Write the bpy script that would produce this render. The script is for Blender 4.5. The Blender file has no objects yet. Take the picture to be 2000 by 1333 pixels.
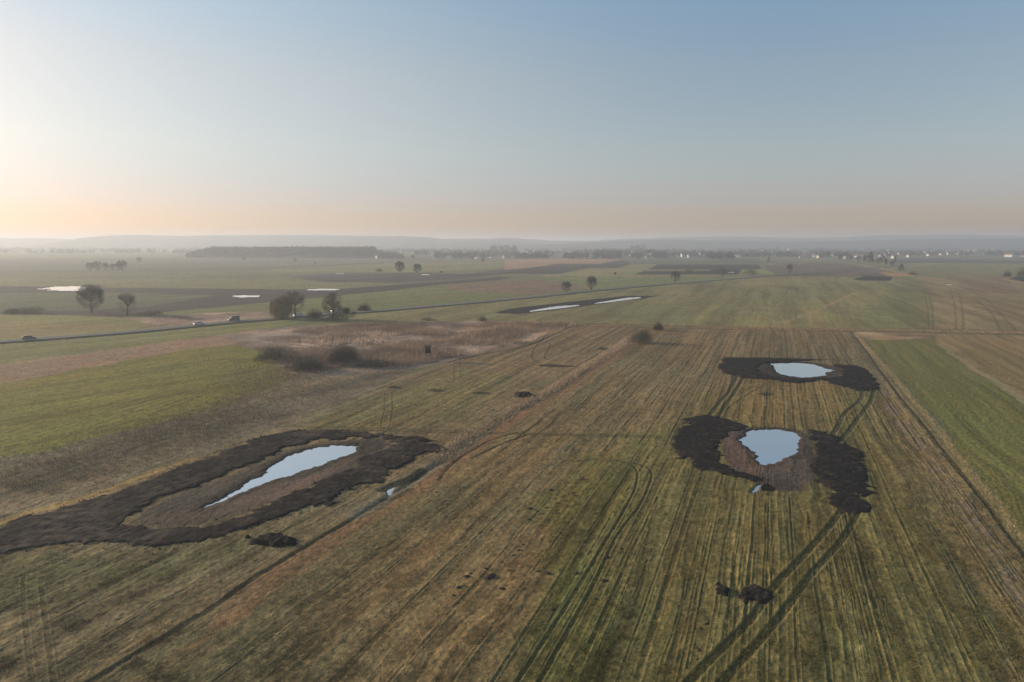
import bpy, math, random
import numpy as np
from mathutils import Vector, Matrix
R = math.radians
random.seed(7)
scene = bpy.context.scene
COL = scene.collection

# ------------------------------------------------------------------ camera
H = 35.0                       # flying height
FPX = 1333.0                   # focal length in photo pixels (2000 px wide)
PITCH = R(8.15)
cam_d = bpy.data.cameras.new('camera')
cam_d.lens = 24.0; cam_d.sensor_width = 36.0
cam_d.clip_start = 0.5; cam_d.clip_end = 60000
cam = bpy.data.objects.new('camera', cam_d)
cam.location = (0, 0, H); cam.rotation_euler = (R(90) - PITCH, 0, 0)
COL.objects.link(cam); scene.camera = cam

# ------------------------------------------------------------------ light
SUN_EL, SUN_AZ = R(13.0), R(-71.0)        # azimuth from +Y towards +X
w = bpy.data.worlds.new('World'); scene.world = w; w.use_nodes = True
nt = w.node_tree; nt.nodes.clear()
sky = nt.nodes.new('ShaderNodeTexSky'); sky.sky_type = 'NISHITA'; sky.sun_disc = False
sky.sun_elevation = SUN_EL; sky.sun_rotation = SUN_AZ
sky.air_density = 1.0; sky.dust_density = 0.9; sky.ozone_density = 1.6; sky.altitude = 300
bg = nt.nodes.new('ShaderNodeBackground'); bg.inputs['Strength'].default_value = 0.13
wo = nt.nodes.new('ShaderNodeOutputWorld')
SKY_TINT = [(0.0, (0.66, 0.47, 0.44)), (0.056, (0.72, 0.585, 0.68)), (0.127, (0.90, 0.76, 0.72)), (0.225, (0.99, 0.87, 0.80)), (0.31, (0.97, 0.97, 0.94))]
stc = nt.nodes.new('ShaderNodeTexCoord'); ssp = nt.nodes.new('ShaderNodeSeparateXYZ'); srp = nt.nodes.new('ShaderNodeValToRGB')
nt.links.new(stc.outputs['Generated'], ssp.inputs[0]); nt.links.new(ssp.outputs['Z'], srp.inputs[0])
while len(srp.color_ramp.elements) < len(SKY_TINT): srp.color_ramp.elements.new(0.5)
for e_, (p_, c_) in zip(srp.color_ramp.elements, SKY_TINT): e_.position = p_; e_.color = (*c_, 1)
smx = nt.nodes.new('ShaderNodeMixRGB'); smx.blend_type = 'MULTIPLY'; smx.inputs[0].default_value = 1
nt.links.new(sky.outputs[0], smx.inputs[1]); nt.links.new(srp.outputs[0], smx.inputs[2])
# thin high haze warms the sky on the sun's side, above the horizon band
dt = nt.nodes.new('ShaderNodeVectorMath'); dt.operation = 'DOT_PRODUCT'; dt.inputs[1].default_value = (math.sin(SUN_AZ), math.cos(SUN_AZ), 0)
nt.links.new(stc.outputs['Generated'], dt.inputs[0])
mr1 = nt.nodes.new('ShaderNodeMapRange'); mr1.interpolation_type = 'SMOOTHSTEP'; mr1.inputs['From Min'].default_value = -.05; mr1.inputs['From Max'].default_value = .55
mr2 = nt.nodes.new('ShaderNodeMapRange'); mr2.interpolation_type = 'SMOOTHSTEP'; mr2.inputs['From Min'].default_value = .07; mr2.inputs['From Max'].default_value = .25
nt.links.new(dt.outputs['Value'], mr1.inputs[0]); nt.links.new(ssp.outputs['Z'], mr2.inputs[0])
mlt = nt.nodes.new('ShaderNodeMath'); mlt.operation = 'MULTIPLY'; nt.links.new(mr1.outputs[0], mlt.inputs[0]); nt.links.new(mr2.outputs[0], mlt.inputs[1])
wrm = nt.nodes.new('ShaderNodeMixRGB'); wrm.blend_type = 'MULTIPLY'; wrm.inputs[2].default_value = (1.24, 1.08, .96, 1)
nt.links.new(mlt.outputs[0], wrm.inputs[0]); nt.links.new(smx.outputs[0], wrm.inputs[1])
nt.links.new(wrm.outputs[0], bg.inputs[0]); nt.links.new(bg.outputs[0], wo.inputs[0])
sun_d = bpy.data.lights.new('sun', 'SUN'); sun_d.energy = 3.8; sun_d.angle = R(0.9)
sun_d.color = (1.0, 0.80, 0.58)
sun = bpy.data.objects.new('sun', sun_d); COL.objects.link(sun)
sv = Vector((math.sin(SUN_AZ) * math.cos(SUN_EL), math.cos(SUN_AZ) * math.cos(SUN_EL), math.sin(SUN_EL)))
sun.rotation_euler = sv.to_track_quat('Z', 'Y').to_euler(); sun.location = (-200, 100, 300)

scene.view_settings.view_transform = 'Standard'; scene.view_settings.look = 'None'
scene.view_settings.exposure = 0.45; scene.view_settings.gamma = 1.0
scene.view_settings.use_curve_mapping = False
scene.render.engine = 'CYCLES'
scene.cycles.use_denoising = True
scene.cycles.volume_bounces = 1
scene.cycles.max_bounces = 6
scene.cycles.use_adaptive_sampling = False
HAZE_DENSITY = 0.00030
HAZE_ANISO = 0.33
HAZE_COLOR = (0.82, 0.90, 1.0, 1)

# ------------------------------------------------------------------ helpers
def tag(o, label=None, cat=None, group=None, kind=None):
    if label: o['label'] = label
    if cat: o['category'] = cat
    if group: o['group'] = group
    if kind: o['kind'] = kind
    return o

def mesh_obj(name, verts, faces, mat=None, parent=None, smooth=False, mats=None, fmat=None):
    me = bpy.data.meshes.new(name)
    me.from_pydata([tuple(v) for v in verts], [], faces)
    for m in (mats or ([mat] if mat else [])): me.materials.append(m)
    if fmat is not None: me.polygons.foreach_set('material_index', fmat)
    if smooth: me.polygons.foreach_set('use_smooth', [True] * len(me.polygons))
    me.update()
    o = bpy.data.objects.new(name, me); COL.objects.link(o)
    if parent: o.parent = parent
    return o

def np_mesh(name, V, F, mat, col=None, smooth=False, parent=None):
    """V (n,3) float, F (m,k) int; fast mesh creation"""
    me = bpy.data.meshes.new(name)
    n, m, k = len(V), len(F), F.shape[1]
    me.vertices.add(n); me.vertices.foreach_set('co', np.ascontiguousarray(V, np.float32).ravel())
    me.loops.add(m * k); me.loops.foreach_set('vertex_index', np.ascontiguousarray(F, np.int32).ravel())
    me.polygons.add(m)
    me.polygons.foreach_set('loop_start', np.arange(0, m * k, k, dtype=np.int32))
    try: me.polygons.foreach_set('loop_total', np.full(m, k, np.int32))
    except Exception: pass
    if smooth: me.polygons.foreach_set('use_smooth', np.ones(m, bool))
    if col is not None:
        a = me.color_attributes.new('albedo', 'FLOAT_COLOR', 'POINT')
        c4 = np.ones((n, 4), np.float32); c4[:, :3] = col
        a.data.foreach_set('color', c4.ravel())
    me.update(calc_edges=True)
    if mat: me.materials.append(mat)
    o = bpy.data.objects.new(name, me); COL.objects.link(o)
    if parent: o.parent = parent
    return o

def empty(name, loc, rz=0.0, s=1.0):
    o = bpy.data.objects.new(name, None); COL.objects.link(o)
    o.location = loc; o.rotation_euler = (0, 0, rz); o.scale = (s, s, s)
    o.empty_display_size = 0.5
    return o

def copy_thing(src, loc, rz=0.0, s=(1, 1, 1), label=None, group=None):
    r = src.copy(); COL.objects.link(r)
    r.location = loc; r.rotation_euler = (0, 0, rz); r.scale = s
    if label: r['label'] = label
    if group: r['group'] = group
    for ch in list(src.children):
        c = ch.copy(); COL.objects.link(c); c.parent = r
        for g in list(ch.children):
            d = g.copy(); COL.objects.link(d); d.parent = c
    return r

def srgb(r, g, b):
    f = lambda c: (c / 255 / 12.92) if c / 255 <= 0.04045 else ((c / 255 + 0.055) / 1.055) ** 2.4
    return np.array([f(r), f(g), f(b)])

def mat_simple(name, col, rough=0.9, noise=0.25, scale=2.0, metallic=0.0, spec=0.3):
    m = bpy.data.materials.new(name); m.use_nodes = True
    t = m.node_tree; b = t.nodes['Principled BSDF']
    b.inputs['Roughness'].default_value = rough; b.inputs['Metallic'].default_value = metallic
    b.inputs['Specular IOR Level'].default_value = spec
    tc = t.nodes.new('ShaderNodeTexCoord'); nz = t.nodes.new('ShaderNodeTexNoise')
    nz.inputs['Scale'].default_value = scale; nz.inputs['Detail'].default_value = 4
    t.links.new(tc.outputs['Object'], nz.inputs['Vector'])
    rp = t.nodes.new('ShaderNodeValToRGB')
    c = np.array(col)
    rp.color_ramp.elements[0].position = 0.3; rp.color_ramp.elements[1].position = 0.7
    rp.color_ramp.elements[0].color = (*np.clip(c * (1 - noise), 0, 1), 1)
    rp.color_ramp.elements[1].color = (*np.clip(c * (1 + noise), 0, 1), 1)
    t.links.new(nz.outputs['Fac'], rp.inputs[0]); t.links.new(rp.outputs[0], b.inputs['Base Color'])
    return m

def G(px, py):
    """photo pixel -> point on the ground plane"""
    px = np.asarray(px, float); py = np.asarray(py, float)
    dx = (px - 1000) / FPX; dv = (666.5 - py) / FPX
    cy = math.cos(PITCH) + dv * math.sin(PITCH)
    cz = -math.sin(PITCH) + dv * math.cos(PITCH)
    t = H / -cz
    return dx * t, cy * t
def GP(pts):
    a = np.array(pts, float); x, y = G(a[:, 0], a[:, 1]); return np.stack([x, y], 1)
def px_size(py):
    """metres per photo pixel (across) at a ground point seen in row py"""
    x0, y0 = G(1000, py); x1, _ = G(1001, py); return float(x1 - x0)

# ------------------------------------------------------------------ noise
_rng = np.random.RandomState(11)
_TAB = _rng.rand(512, 512).astype(np.float32)
def vnoise(x, y, k=0):
    x = x + 37.7 * k; y = y + 91.3 * k
    xi = np.floor(x); yi = np.floor(y)
    fx = (x - xi).astype(np.float32); fy = (y - yi).astype(np.float32)
    fx = fx * fx * (3 - 2 * fx); fy = fy * fy * (3 - 2 * fy)
    a = xi.astype(np.int64) & 511; b = yi.astype(np.int64) & 511
    a1 = (a + 1) & 511; b1 = (b + 1) & 511
    return (_TAB[a, b] * (1 - fx) + _TAB[a1, b] * fx) * (1 - fy) + (_TAB[a, b1] * (1 - fx) + _TAB[a1, b1] * fx) * fy
def fbm(x, y, oct=4, k=0, gain=0.5):
    s = 0; a = 1.0; t = 0
    for i in range(oct):
        c, d = math.cos(1.1 * i + 0.4), math.sin(1.1 * i + 0.4)
        s = s + a * vnoise(c * x - d * y, d * x + c * y, k + i * 3); t += a
        a *= gain; x = x * 2.07; y = y * 2.07
    return s / t                       # 0..1, mean .5
def sstep(a, b, x):
    t = np.clip((x - a) / (b - a), 0, 1); return t * t * (3 - 2 * t)
def sdf_poly(P, x, y):
    """signed distance, negative inside"""
    n = len(P); d = np.full(x.shape, 1e18); ins = np.zeros(x.shape, bool)
    for i in range(n):
        ax, ay = P[i]; bx, by = P[(i + 1) % n]
        ex, ey = bx - ax, by - ay; l2 = ex * ex + ey * ey + 1e-12
        t = np.clip(((x - ax) * ex + (y - ay) * ey) / l2, 0, 1)
        dd = (x - ax - t * ex) ** 2 + (y - ay - t * ey) ** 2
        d = np.minimum(d, dd)
        if ay != by:
            c = ((ay > y) != (by > y)) & (x < (bx - ax) * (y - ay) / (by - ay) + ax)
            ins ^= c
    d = np.sqrt(d); return np.where(ins, -d, d)
def dist_line(P, x, y):
    d = np.full(x.shape, 1e18)
    for i in range(len(P) - 1):
        ax, ay = P[i]; bx, by = P[i + 1]
        ex, ey = bx - ax, by - ay; l2 = ex * ex + ey * ey + 1e-12
        t = np.clip(((x - ax) * ex + (y - ay) * ey) / l2, 0, 1)
        d = np.minimum(d, (x - ax - t * ex) ** 2 + (y - ay - t * ey) ** 2)
    return np.sqrt(d)
def smooth_line(P, n=8):
    """Catmull-Rom through the world points"""
    P = np.asarray(P, float); Q = np.vstack([2 * P[0] - P[1], P, 2 * P[-1] - P[-2]]); out = []
    for i in range(1, len(Q) - 2):
        for k in range(n):
            t = k / n; a, b, c, d = Q[i - 1], Q[i], Q[i + 1], Q[i + 2]
            out.append(0.5 * (2 * b + (c - a) * t + (2 * a - 5 * b + 4 * c - d) * t * t + (3 * b - a - 3 * c + d) * t ** 3))
    out.append(P[-1]); return np.array(out)

HD = math.atan2(512.0, FPX * 1.0)         # heading of the furrows in the main strip
HD2 = R(41.0)                             # heading of the road and the fields left of it
def st(x, y, h=HD):
    c, s = math.cos(h), math.sin(h)
    return x * c - y * s, x * s + y * c      # across, along

# ------------------------------------------------------------------ outlines, read off the photograph row by row
PONDS = {
 'left': [(385, 993), (440, 967), (480, 944), (512, 926), (530, 905), (560, 889), (600, 875), (650, 867), (698, 867), (695, 882), (660, 894), (600, 916), (545, 935), (490, 956), (440, 976), (398, 993)],
 'mid': [(1466, 839), (1512, 836), (1552, 845), (1566, 856), (1556, 864), (1560, 874), (1553, 887), (1534, 894), (1520, 902), (1494, 909), (1480, 904), (1476, 894), (1466, 880), (1450, 859), (1460, 846)],
 'top': [(1504, 709), (1555, 708), (1588, 711), (1616, 719), (1635, 722), (1618, 728), (1616, 733), (1570, 737), (1548, 735), (1524, 730), (1508, 720)],
 'small': [(1478, 944), (1487, 945), (1480, 956), (1467, 962), (1465, 957)],
 'ditch': [(753, 958), (759, 953), (767, 949), (766, 957), (763, 964), (756, 966)],
 'long_near': [(1032, 607.5), (1060, 602), (1090, 597.5), (1128, 595.5), (1133, 597), (1105, 601), (1070, 605), (1036, 608.8)],
 'long_far': [(1157, 592.5), (1190, 587), (1225, 581.5), (1250, 580), (1253, 582), (1225, 586), (1190, 590.5), (1160, 593.5)],
 'flood_a': [(75, 564), (110, 560), (165, 559), (190, 562), (160, 569), (128, 568)],
 'flood_b': [(448, 578), (475, 576.5), (510, 577), (505, 580), (470, 581)],
 'flood_c': [(590, 566), (625, 564), (668, 564.5), (655, 567), (615, 567.5)],
 'flood_d': [(652, 534), (672, 533.7), (670, 535), (655, 535)],
 'flood_e': [(822, 535.8), (840, 535.8), (838, 537.2), (824, 537.2)],
 'flood_f': [(1845, 555.5), (1862, 555.5), (1860, 557), (1848, 557)],
 'flood_g': [(1421, 531.5), (1434, 531.5), (1433, 532.8), (1422, 532.8)],
}
B_LEFT = [(-330, 1190), (-200, 1105), (0, 1035), (60, 1004), (150, 983), (260, 948), (370, 903), (440, 878), (520, 848), (620, 838), (720, 842), (790, 855), (860, 869), (866, 880), (830, 890), (800, 905), (720, 952), (640, 985), (560, 1010), (480, 1036), (430, 1055), (330, 1075), (200, 1065), (120, 1068), (0, 1078), (-200, 1160), (-300, 1230)]
B_LEFT_IN = [(735, 858), (700, 858), (640, 862), (560, 878), (490, 908), (410, 945), (330, 968), (270, 995), (268, 1018), (300, 1028), (400, 1022), (470, 1003), (560, 968), (660, 925), (712, 890), (760, 868)]
B_MID = [(1342, 820), (1376, 813), (1402, 815), (1427, 824), (1460, 834), (1422, 842), (1403, 856), (1398, 874), (1403, 904), (1417, 912), (1453, 926), (1475, 936), (1466, 938), (1427, 928), (1369, 916), (1351, 900), (1340, 883), (1334, 898), (1327, 897), (1325, 858), (1336, 833)]
B_RIGHT = [(1587, 843), (1619, 846), (1639, 862), (1677, 884), (1674, 902), (1685, 920), (1688, 937), (1700, 952), (1684, 966), (1682, 976), (1695, 991), (1689, 1000), (1667, 997), (1655, 1000), (1632, 989), (1622, 976), (1634, 972), (1624, 957), (1601, 940), (1592, 917), (1596, 884), (1590, 858)]
B_TOPL = [(1416, 700), (1478, 699.5), (1560, 702), (1600, 703.5), (1510, 707), (1484, 711), (1472, 720), (1484, 730), (1515, 737), (1555, 741), (1610, 739), (1625, 741), (1580, 746), (1555, 747.5), (1504, 742.5), (1445, 736), (1412, 727), (1405, 717)]
B_TOPR = [(1634, 713), (1667, 713), (1693, 724), (1710, 746), (1713, 757), (1698, 765), (1677, 763), (1631, 750), (1612, 741), (1645, 736), (1650, 727), (1640, 720)]
B_LONG = [(962, 612), (1000, 603), (1040, 598), (1150, 586), (1220, 578.5), (1290, 577.5), (1262, 583), (1200, 591), (1130, 600), (1070, 608), (1010, 614)]
ROAD = [(-700, 722), (-300, 692), (0, 668), (70, 663), (250, 649), (385, 636), (480, 627), (542, 622.5), (587, 618), (680, 611), (730, 608), (905, 593), (1035, 581), (1147, 569), (1272, 557.5), (1360, 550.5), (1460, 542.5), (1510, 538), (1640, 529), (1760, 519)]
DITCH = [(1232, 667), (1160, 712), (1080, 765), (985, 815), (925, 855), (860, 902), (790, 948), (700, 1007), (525, 1112), (420, 1182), (350, 1226), (200, 1318), (60, 1405)]

# albedo from the colour a patch should read as close to the camera
def A(r, g, b): return srgb(r, g, b) * np.array([1.55, 1.50, 1.35])

def surface(X, Y):
    """albedo, height for every ground point"""
    n = len(X)
    D = np.hypot(X, Y)
    C = np.empty((n, 3)); C[:] = A(98, 98, 66); Z = np.zeros(n)
    big = fbm(X / 160, Y / 160, 3, 1); mid = fbm(X / 14, Y / 14, 4, 2); fine = fbm(X / 1.3, Y / 1.3, 4, 3)
    s, t = st(X, Y); s2, t2 = st(X, Y, HD2)
    wob = (fbm(t / 22, s / 60, 3, 9) - .5)
    sw = s + 3.0 * wob + 0.9 * (fbm(t / 4.5, s / 9, 2, 12) - .5)
    str1 = fbm(sw / 1.1, t / 45, 3, 4); str2 = fbm(sw / 5.5, t / 120, 3, 5)
    str0 = fbm(sw / .38, t / 26, 2, 14); hue = fbm(sw / 2.2, t / 30, 3, 68)
    strL = fbm(s2 / 4.5, t2 / 300, 3, 6); strB = fbm(s2 / 28, t2 / 2200, 3, 7)
    wx = (fbm(X / 9, Y / 9, 4, 20) - .5); wy = (fbm(X / 9, Y / 9, 4, 25) - .5)
    def region(P, warp, marg):
        x0, y0 = P.min(0) - marg - warp; x1, y1 = P.max(0) + marg + warp
        return np.nonzero((X > x0) & (X < x1) & (Y > y0) & (Y < y1))[0]
    def paint(px, col, soft=1.0, warp=1.0, streak=None, amp=0.25, alpha=1.0, h=None, world=False):
        P = np.array(px, float) if world else GP(px)
        i = region(P, warp, soft * 2)
        if not len(i): return
        d = sdf_poly(P, X[i] + wx[i] * 2 * warp, Y[i] + wy[i] * 2 * warp)
        a = (1 - sstep(-soft, soft, d)) * alpha
        c = np.asarray(col)[None, :] * np.ones((len(i), 1))
        if streak is not None: c = c * (1 + amp * 2 * (streak[i] - .5))[:, None]
        C[i] = C[i] * (1 - a[:, None]) + c * a[:, None]
        if h is not None: Z[i] += a * h
    def line(px, col, width, alpha=0.8, depth=0.0, rim=0.0, warp=0.25, smooth=True, soft=None, brk=0.0, world=False):
        P = np.array(px, float) if world else GP(px)
        if smooth and len(P) > 2: P = smooth_line(P, 6)
        m = width * 2.2
        x0, y0 = P.min(0) - m; x1, y1 = P.max(0) + m
        i = np.nonzero((X > x0) & (X < x1) & (Y > y0) & (Y < y1))[0]
        if not len(i): return
        if len(P) > 14:      # keep only points near the polyline, coarse test
            dc = dist_line(P[::3] if len(P) % 3 == 1 else np.vstack([P[::3], P[-1:]]), X[i], Y[i]); i = i[dc < m + 6]
            if not len(i): return
        d = dist_line(P, X[i] + wx[i] * 2 * warp, Y[i] + wy[i] * 2 * warp)
        hw = width / 2; sf = soft if soft is not None else hw * 0.5
        a = (1 - sstep(hw - sf, hw + sf, d)) * alpha
        if brk: a = a * sstep(brk - .12, brk + .12, fbm(X[i] / 3, Y[i] / 3, 2, 33))
        if col is not None: C[i] = C[i] * (1 - a[:, None]) + np.asarray(col)[None] * a[:, None]
        if depth: Z[i] -= a * depth * .6
        if rim: Z[i] += rim * .6 * np.exp(-((d - hw * 1.5) / (hw * .45)) ** 2)
    GRN, GRN2, OLV = A(96, 99, 62), A(90, 96, 60), A(104, 101, 68)
    TAN, BRN, PNK, DRK, GRY = A(120, 106, 80), A(104, 88, 68), A(128, 108, 94), A(44, 40, 38), A(86, 84, 72)
    # the far plain
    far = sstep(700, 1500, D)
    C[:] = C * (1 + 0.5 * (strB - .5))[:, None]
    mixf = sstep(.44, .60, strB)[:, None]; C[:] = C * (1 - mixf * .6) + A(88, 80, 66) * mixf * .6
    P = paint
    P([(-600, 512), (-600, 536), (480, 530), (760, 514), (980, 506), (980, 500), (0, 506)], GRY, 6, 10, strB, .5)
    P([(-600, 548), (0, 545), (500, 546), (560, 541), (640, 550), (717, 552), (780, 556), (662, 565), (500, 565), (0, 559), (-600, 566)], OLV, 3, 3, strL, .2)
    P([(480, 530), (655, 532), (805, 532), (980, 524), (980, 512), (760, 515)], A(106, 102, 70), 3, 3, strB, .4)
    P([(560, 541), (655, 534), (805, 533.5), (905, 536), (980, 527), (1060, 520), (1060, 528), (905, 545), (780, 553), (630, 551)], A(70, 64, 60), 3, 4, strB, .4)
    for q in ([(-100, 534), (200, 529), (420, 526), (620, 519), (800, 513.5)], [(150, 541), (420, 540), (560, 538)], [(480, 527), (700, 524), (860, 520), (980, 515)], [(560, 545), (700, 549), (850, 545)]):
        line(q, A(58, 54, 46), 14 if q[0][1] < 540 else 9, .7, warp=1)
    # dark ploughed land left, with wet green strip
    P([(-600, 570), (0, 559), (170, 562), (500, 565), (605, 566.5), (662, 565), (780, 556), (880, 549), (980, 540), (1000, 543), (980, 547), (855, 557), (755, 569), (655, 579), (555, 587.5), (480, 595), (300, 612), (240, 620), (110, 615), (0, 614), (-600, 640)], A(58, 52, 50), 2, 2.5, strL, .3)
    P([(-600, 600), (0, 573), (200, 571), (420, 577), (300, 598), (180, 606), (0, 609), (-600, 630)], A(78, 82, 60), 4, 4, strL, .3)
    P([(-600, 640), (0, 615), (110, 616), (240, 621), (312, 629), (270, 640), (250, 648), (0, 667), (-600, 706)], A(112, 108, 66), 2, 3, strL, .2)
    P([(-600, 650), (0, 628), (240, 632), (180, 652), (0, 660), (-600, 690)], A(122, 106, 74), 5, 5, strL, .3, alpha=.7)
    P([(250, 623), (400, 612), (545, 606), (545, 620), (480, 626), (385, 635), (250, 648), (300, 636)], PNK, 2, 3, mid, .7)
    # green wedge above the road
    P([(330, 612), (480, 595), (555, 587.5), (655, 579), (755, 569), (855, 557), (980, 547), (1060, 540), (1300, 543), (1470, 541), (1272, 557), (1147, 568.5), (905, 592), (730, 607), (542, 621.5), (520, 608)], GRN, 2, 2, strL, .22)
    P([(855, 557.5), (980, 547.5), (1060, 545), (1140, 562), (1050, 576), (960, 573), (880, 566)], A(108, 90, 74), 2, 3, strL, .25)
    P([(1060, 540), (1300, 543), (1470, 541), (1380, 549), (1272, 556), (1147, 567), (1120, 552)], A(100, 104, 66), 2, 3, strL, .2)
    # plots of the far middle
    P([(985, 508), (1090, 504.5), (1210, 508), (1170, 516), (1084, 516), (1045, 522), (985, 528)], A(134, 106, 84), 3, 4, strB, .3)
    P([(985, 533), (1090, 516), (1172, 516), (1217, 507), (1300, 506), (1470, 506), (1470, 514), (1300, 515), (1234, 516), (1205, 524), (1147, 524), (1093, 535.5), (1000, 535), (880, 540), (860, 538)], A(56, 50, 48), 2, 2, strB, .3)
    P([(1217, 507), (1300, 506), (1470, 506), (1500, 515), (1300, 515.5), (1234, 515.5)], A(78, 78, 66), 4, 4, strB, .4)
    P([(1234, 516.5), (1284, 517), (1266, 526.5), (1240, 536), (1300, 538), (1470, 538), (1300, 542), (1060, 538), (1093, 535.5), (1147, 524.5), (1205, 524.5)], A(112, 106, 72), 2, 3, strB, .25)
    P([(1266, 526), (1285, 517), (1482, 517), (1487, 526), (1449, 527), (1443, 536), (1238, 536), (1256, 530.5), (1385, 529.5), (1390, 526)], A(38, 34, 34), 1.5, 1, strB, .2)
    P([(1449, 527.5), (1487, 526.5), (1500, 530), (1515, 536), (1443, 537)], A(112, 114, 62), 2, 1, strB, .2)
    line([(1050, 538.5), (1300, 541.5), (1470, 541)], A(150, 128, 92), 5, .8, warp=.5)
    P([(1490, 517), (1640, 513.5), (1720, 529), (1750, 539), (1690, 538), (1664, 546), (1520, 541), (1500, 527)], A(88, 76, 66), 2, 3, strB, .5)
    line([(1480, 517), (1560, 515.5), (1640, 513)], A(124, 112, 86), 9, .7, warp=1)
    line([(1640, 513), (1700, 521), (1760, 533), (1800, 540)], A(150, 128, 98), 6, .8, warp=1)
    P([(1712, 532), (1745, 533), (1800, 539.5), (1740, 540.5)], A(146, 112, 80), 2, 1, None)
    P([(1640, 500), (2300, 500), (2300, 514), (1900, 512), (1700, 512)], A(92, 88, 74), 5, 5, strB, .3)
    P([(1690, 511), (1800, 504), (1940, 510), (2300, 509), (2300, 514.5), (1800, 514)], A(66, 66, 62), 5, 5, None)
    P([(1700, 513.5), (2300, 514), (2300, 540), (1900, 540), (1800, 540), (1720, 521)], A(104, 100, 70), 4, 5, strB, .3)
    line([(1760, 513.5), (2000, 514.2), (2300, 515)], A(44, 44, 44), 20, .7, warp=1)
    # right of the road: the wide green and tan strips running with the main field
    P([(480, 628), (542, 624), (730, 610), (905, 595), (1147, 571), (1360, 552), (1510, 540), (1800, 541), (1800, 560), (1820, 641), (1480, 640), (1120, 632), (940, 628), (700, 628), (600, 628)], A(108, 103, 70), 1.5, 2, str2, .35)
    P([(1800, 541), (2300, 541), (2300, 652), (1830, 643), (1790, 600)], A(118, 104, 76), 3, 6, str2, .4)
    P([(1740, 552), (1800, 552), (1830, 600), (1790, 641), (1650, 641), (1700, 590)], A(96, 98, 64), 5, 8, str2, .4, alpha=.6)
    P([(1850, 542), (1965, 542), (2000, 575), (1900, 570)], A(104, 84, 70), 5, 6, str2, .4, alpha=.7)
    P([(1480, 640), (1600, 590), (1740, 560), (1700, 600), (1640, 641)], A(122, 112, 74), 6, 8, str2, .4, alpha=.5)
    P([(1470, 545), (1700, 545), (1560, 556), (1420, 562)], A(124, 112, 76), 5, 6, None, alpha=.5)
    line([(1532, 631), (1597, 605), (1653, 580), (1678, 569)], A(138, 118, 86), 2.6, .7, warp=.6)
    P([(1664, 546.5), (1690, 538.7), (1745, 540.5), (1738, 549), (1690, 549)], A(34, 31, 31), 1, .6, None)
    P([(1970, 545), (1985, 541), (2200, 541), (2200, 556), (2010, 553)], A(34, 31, 31), 1, .6, None)
    for q in ([(1875, 560), (1925, 585), (1960, 620), (1985, 645)], [(1905, 585), (1935, 610), (1955, 645)]):
        line(q, A(88, 74, 54), 1.1, .6, .1)
    for a in (1815, 1823, 1868, 1882): line([(a, 645), (a - 3, 600), (a - 12, 565)], A(84, 78, 50), .9, .55, .08)
    # below the road, left
    P([(-600, 716), (0, 672), (250, 653), (385, 640), (542, 627), (600, 626), (560, 634), (480, 650), (400, 656), (250, 679), (60, 703), (0, 712), (-600, 770)], A(104, 103, 64), 1.2, 1.6, strL, .22)
    P([(-600, 770), (0, 712), (60, 703), (250, 679), (340, 665), (440, 655), (540, 652), (560, 672), (480, 673), (370, 683), (200, 714), (0, 750), (-600, 860)], A(128, 104, 84), 1, 1.2, strL, .35)
    P([(-600, 860), (0, 750), (200, 713), (370, 682), (460, 673), (520, 680), (535, 705), (574, 735), (450, 790), (300, 832), (100, 880), (0, 894), (-600, 990)], A(104, 99, 48), 1.0, 1.5, strL, .3)
    P([(-600, 1000), (0, 894), (100, 880), (300, 831), (450, 790), (574, 735), (530, 690), (610, 690), (800, 720), (900, 690), (760, 745), (600, 835), (520, 850), (370, 905), (0, 1040), (-600, 1230)], A(112, 99, 80), 1.5, 2.5, mid, .6)
    P([(470, 800), (620, 752), (800, 715), (900, 700), (760, 745), (640, 800), (520, 840), (380, 880)], A(84, 77, 68), 3, 5, mid, 1.0, alpha=.6)
    line([(0, 1020), (60, 1000), (180, 968), (300, 922), (372, 898)], A(146, 122, 78), 1.6, .75, warp=.4)
    # reed bed ground and the cut strip beside it
    P([(520, 690), (420, 655), (545, 640), (700, 630), (940, 627), (1130, 632), (1030, 668), (900, 705), (800, 725), (640, 735), (574, 730)], A(128, 110, 98), 1.2, 2.5, mid, .9)
    P([(940, 631), (1130, 633), (1100, 645), (1000, 668), (930, 668), (880, 645)], A(142, 116, 92), 1.5, 3, mid, .8)
    P([(560, 662), (700, 655), (760, 668), (700, 678), (560, 682)], A(142, 122, 104), 2.5, 8, fine, 1.2, alpha=.6)
    strip = [(1130, 632), (1235, 640), (1232, 667), (1080, 765), (925, 855), (790, 950), (700, 1008), (525, 1113), (350, 1226), (60, 1405), (-300, 1500), (-600, 1500), (-600, 1230), (0, 1040), (370, 905), (520, 850), (600, 835), (760, 745), (900, 700), (1030, 668)]
    P(strip, A(111, 95, 71), .8, 1.2, str1, .55)
    P([(600, 835), (740, 770), (900, 715), (1000, 745), (900, 830), (700, 838)], A(106, 97, 64), 2, 5, str1, .6, alpha=.7)
    P([(-600, 1200), (0, 1085), (300, 1080), (430, 1058), (540, 1040), (600, 1040), (350, 1140), (0, 1200)], A(96, 90, 60), 2, 4, str1, .7, alpha=.6)
    # the main strip
    mainp = [(1235, 640), (1662, 646), (1715, 713), (1800, 815), (1900, 945), (2000, 1075), (2300, 1500), (2300, 2600), (-800, 2600), (-600, 1700), (60, 1405), (350, 1226), (525, 1113), (700, 1007), (925, 855), (1080, 765), (1232, 667)]
    P(mainp, A(107, 92, 67), .8, .5, str1, .45)
    P([(1080, 900), (1300, 840), (1400, 760), (1480, 745), (1640, 750), (1720, 760), (1880, 1000), (2050, 1300), (2050, 1500), (900, 1500), (1000, 1200), (1060, 1050)], A(94, 87, 53), 4, 7, str1, .6, alpha=.75)
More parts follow.
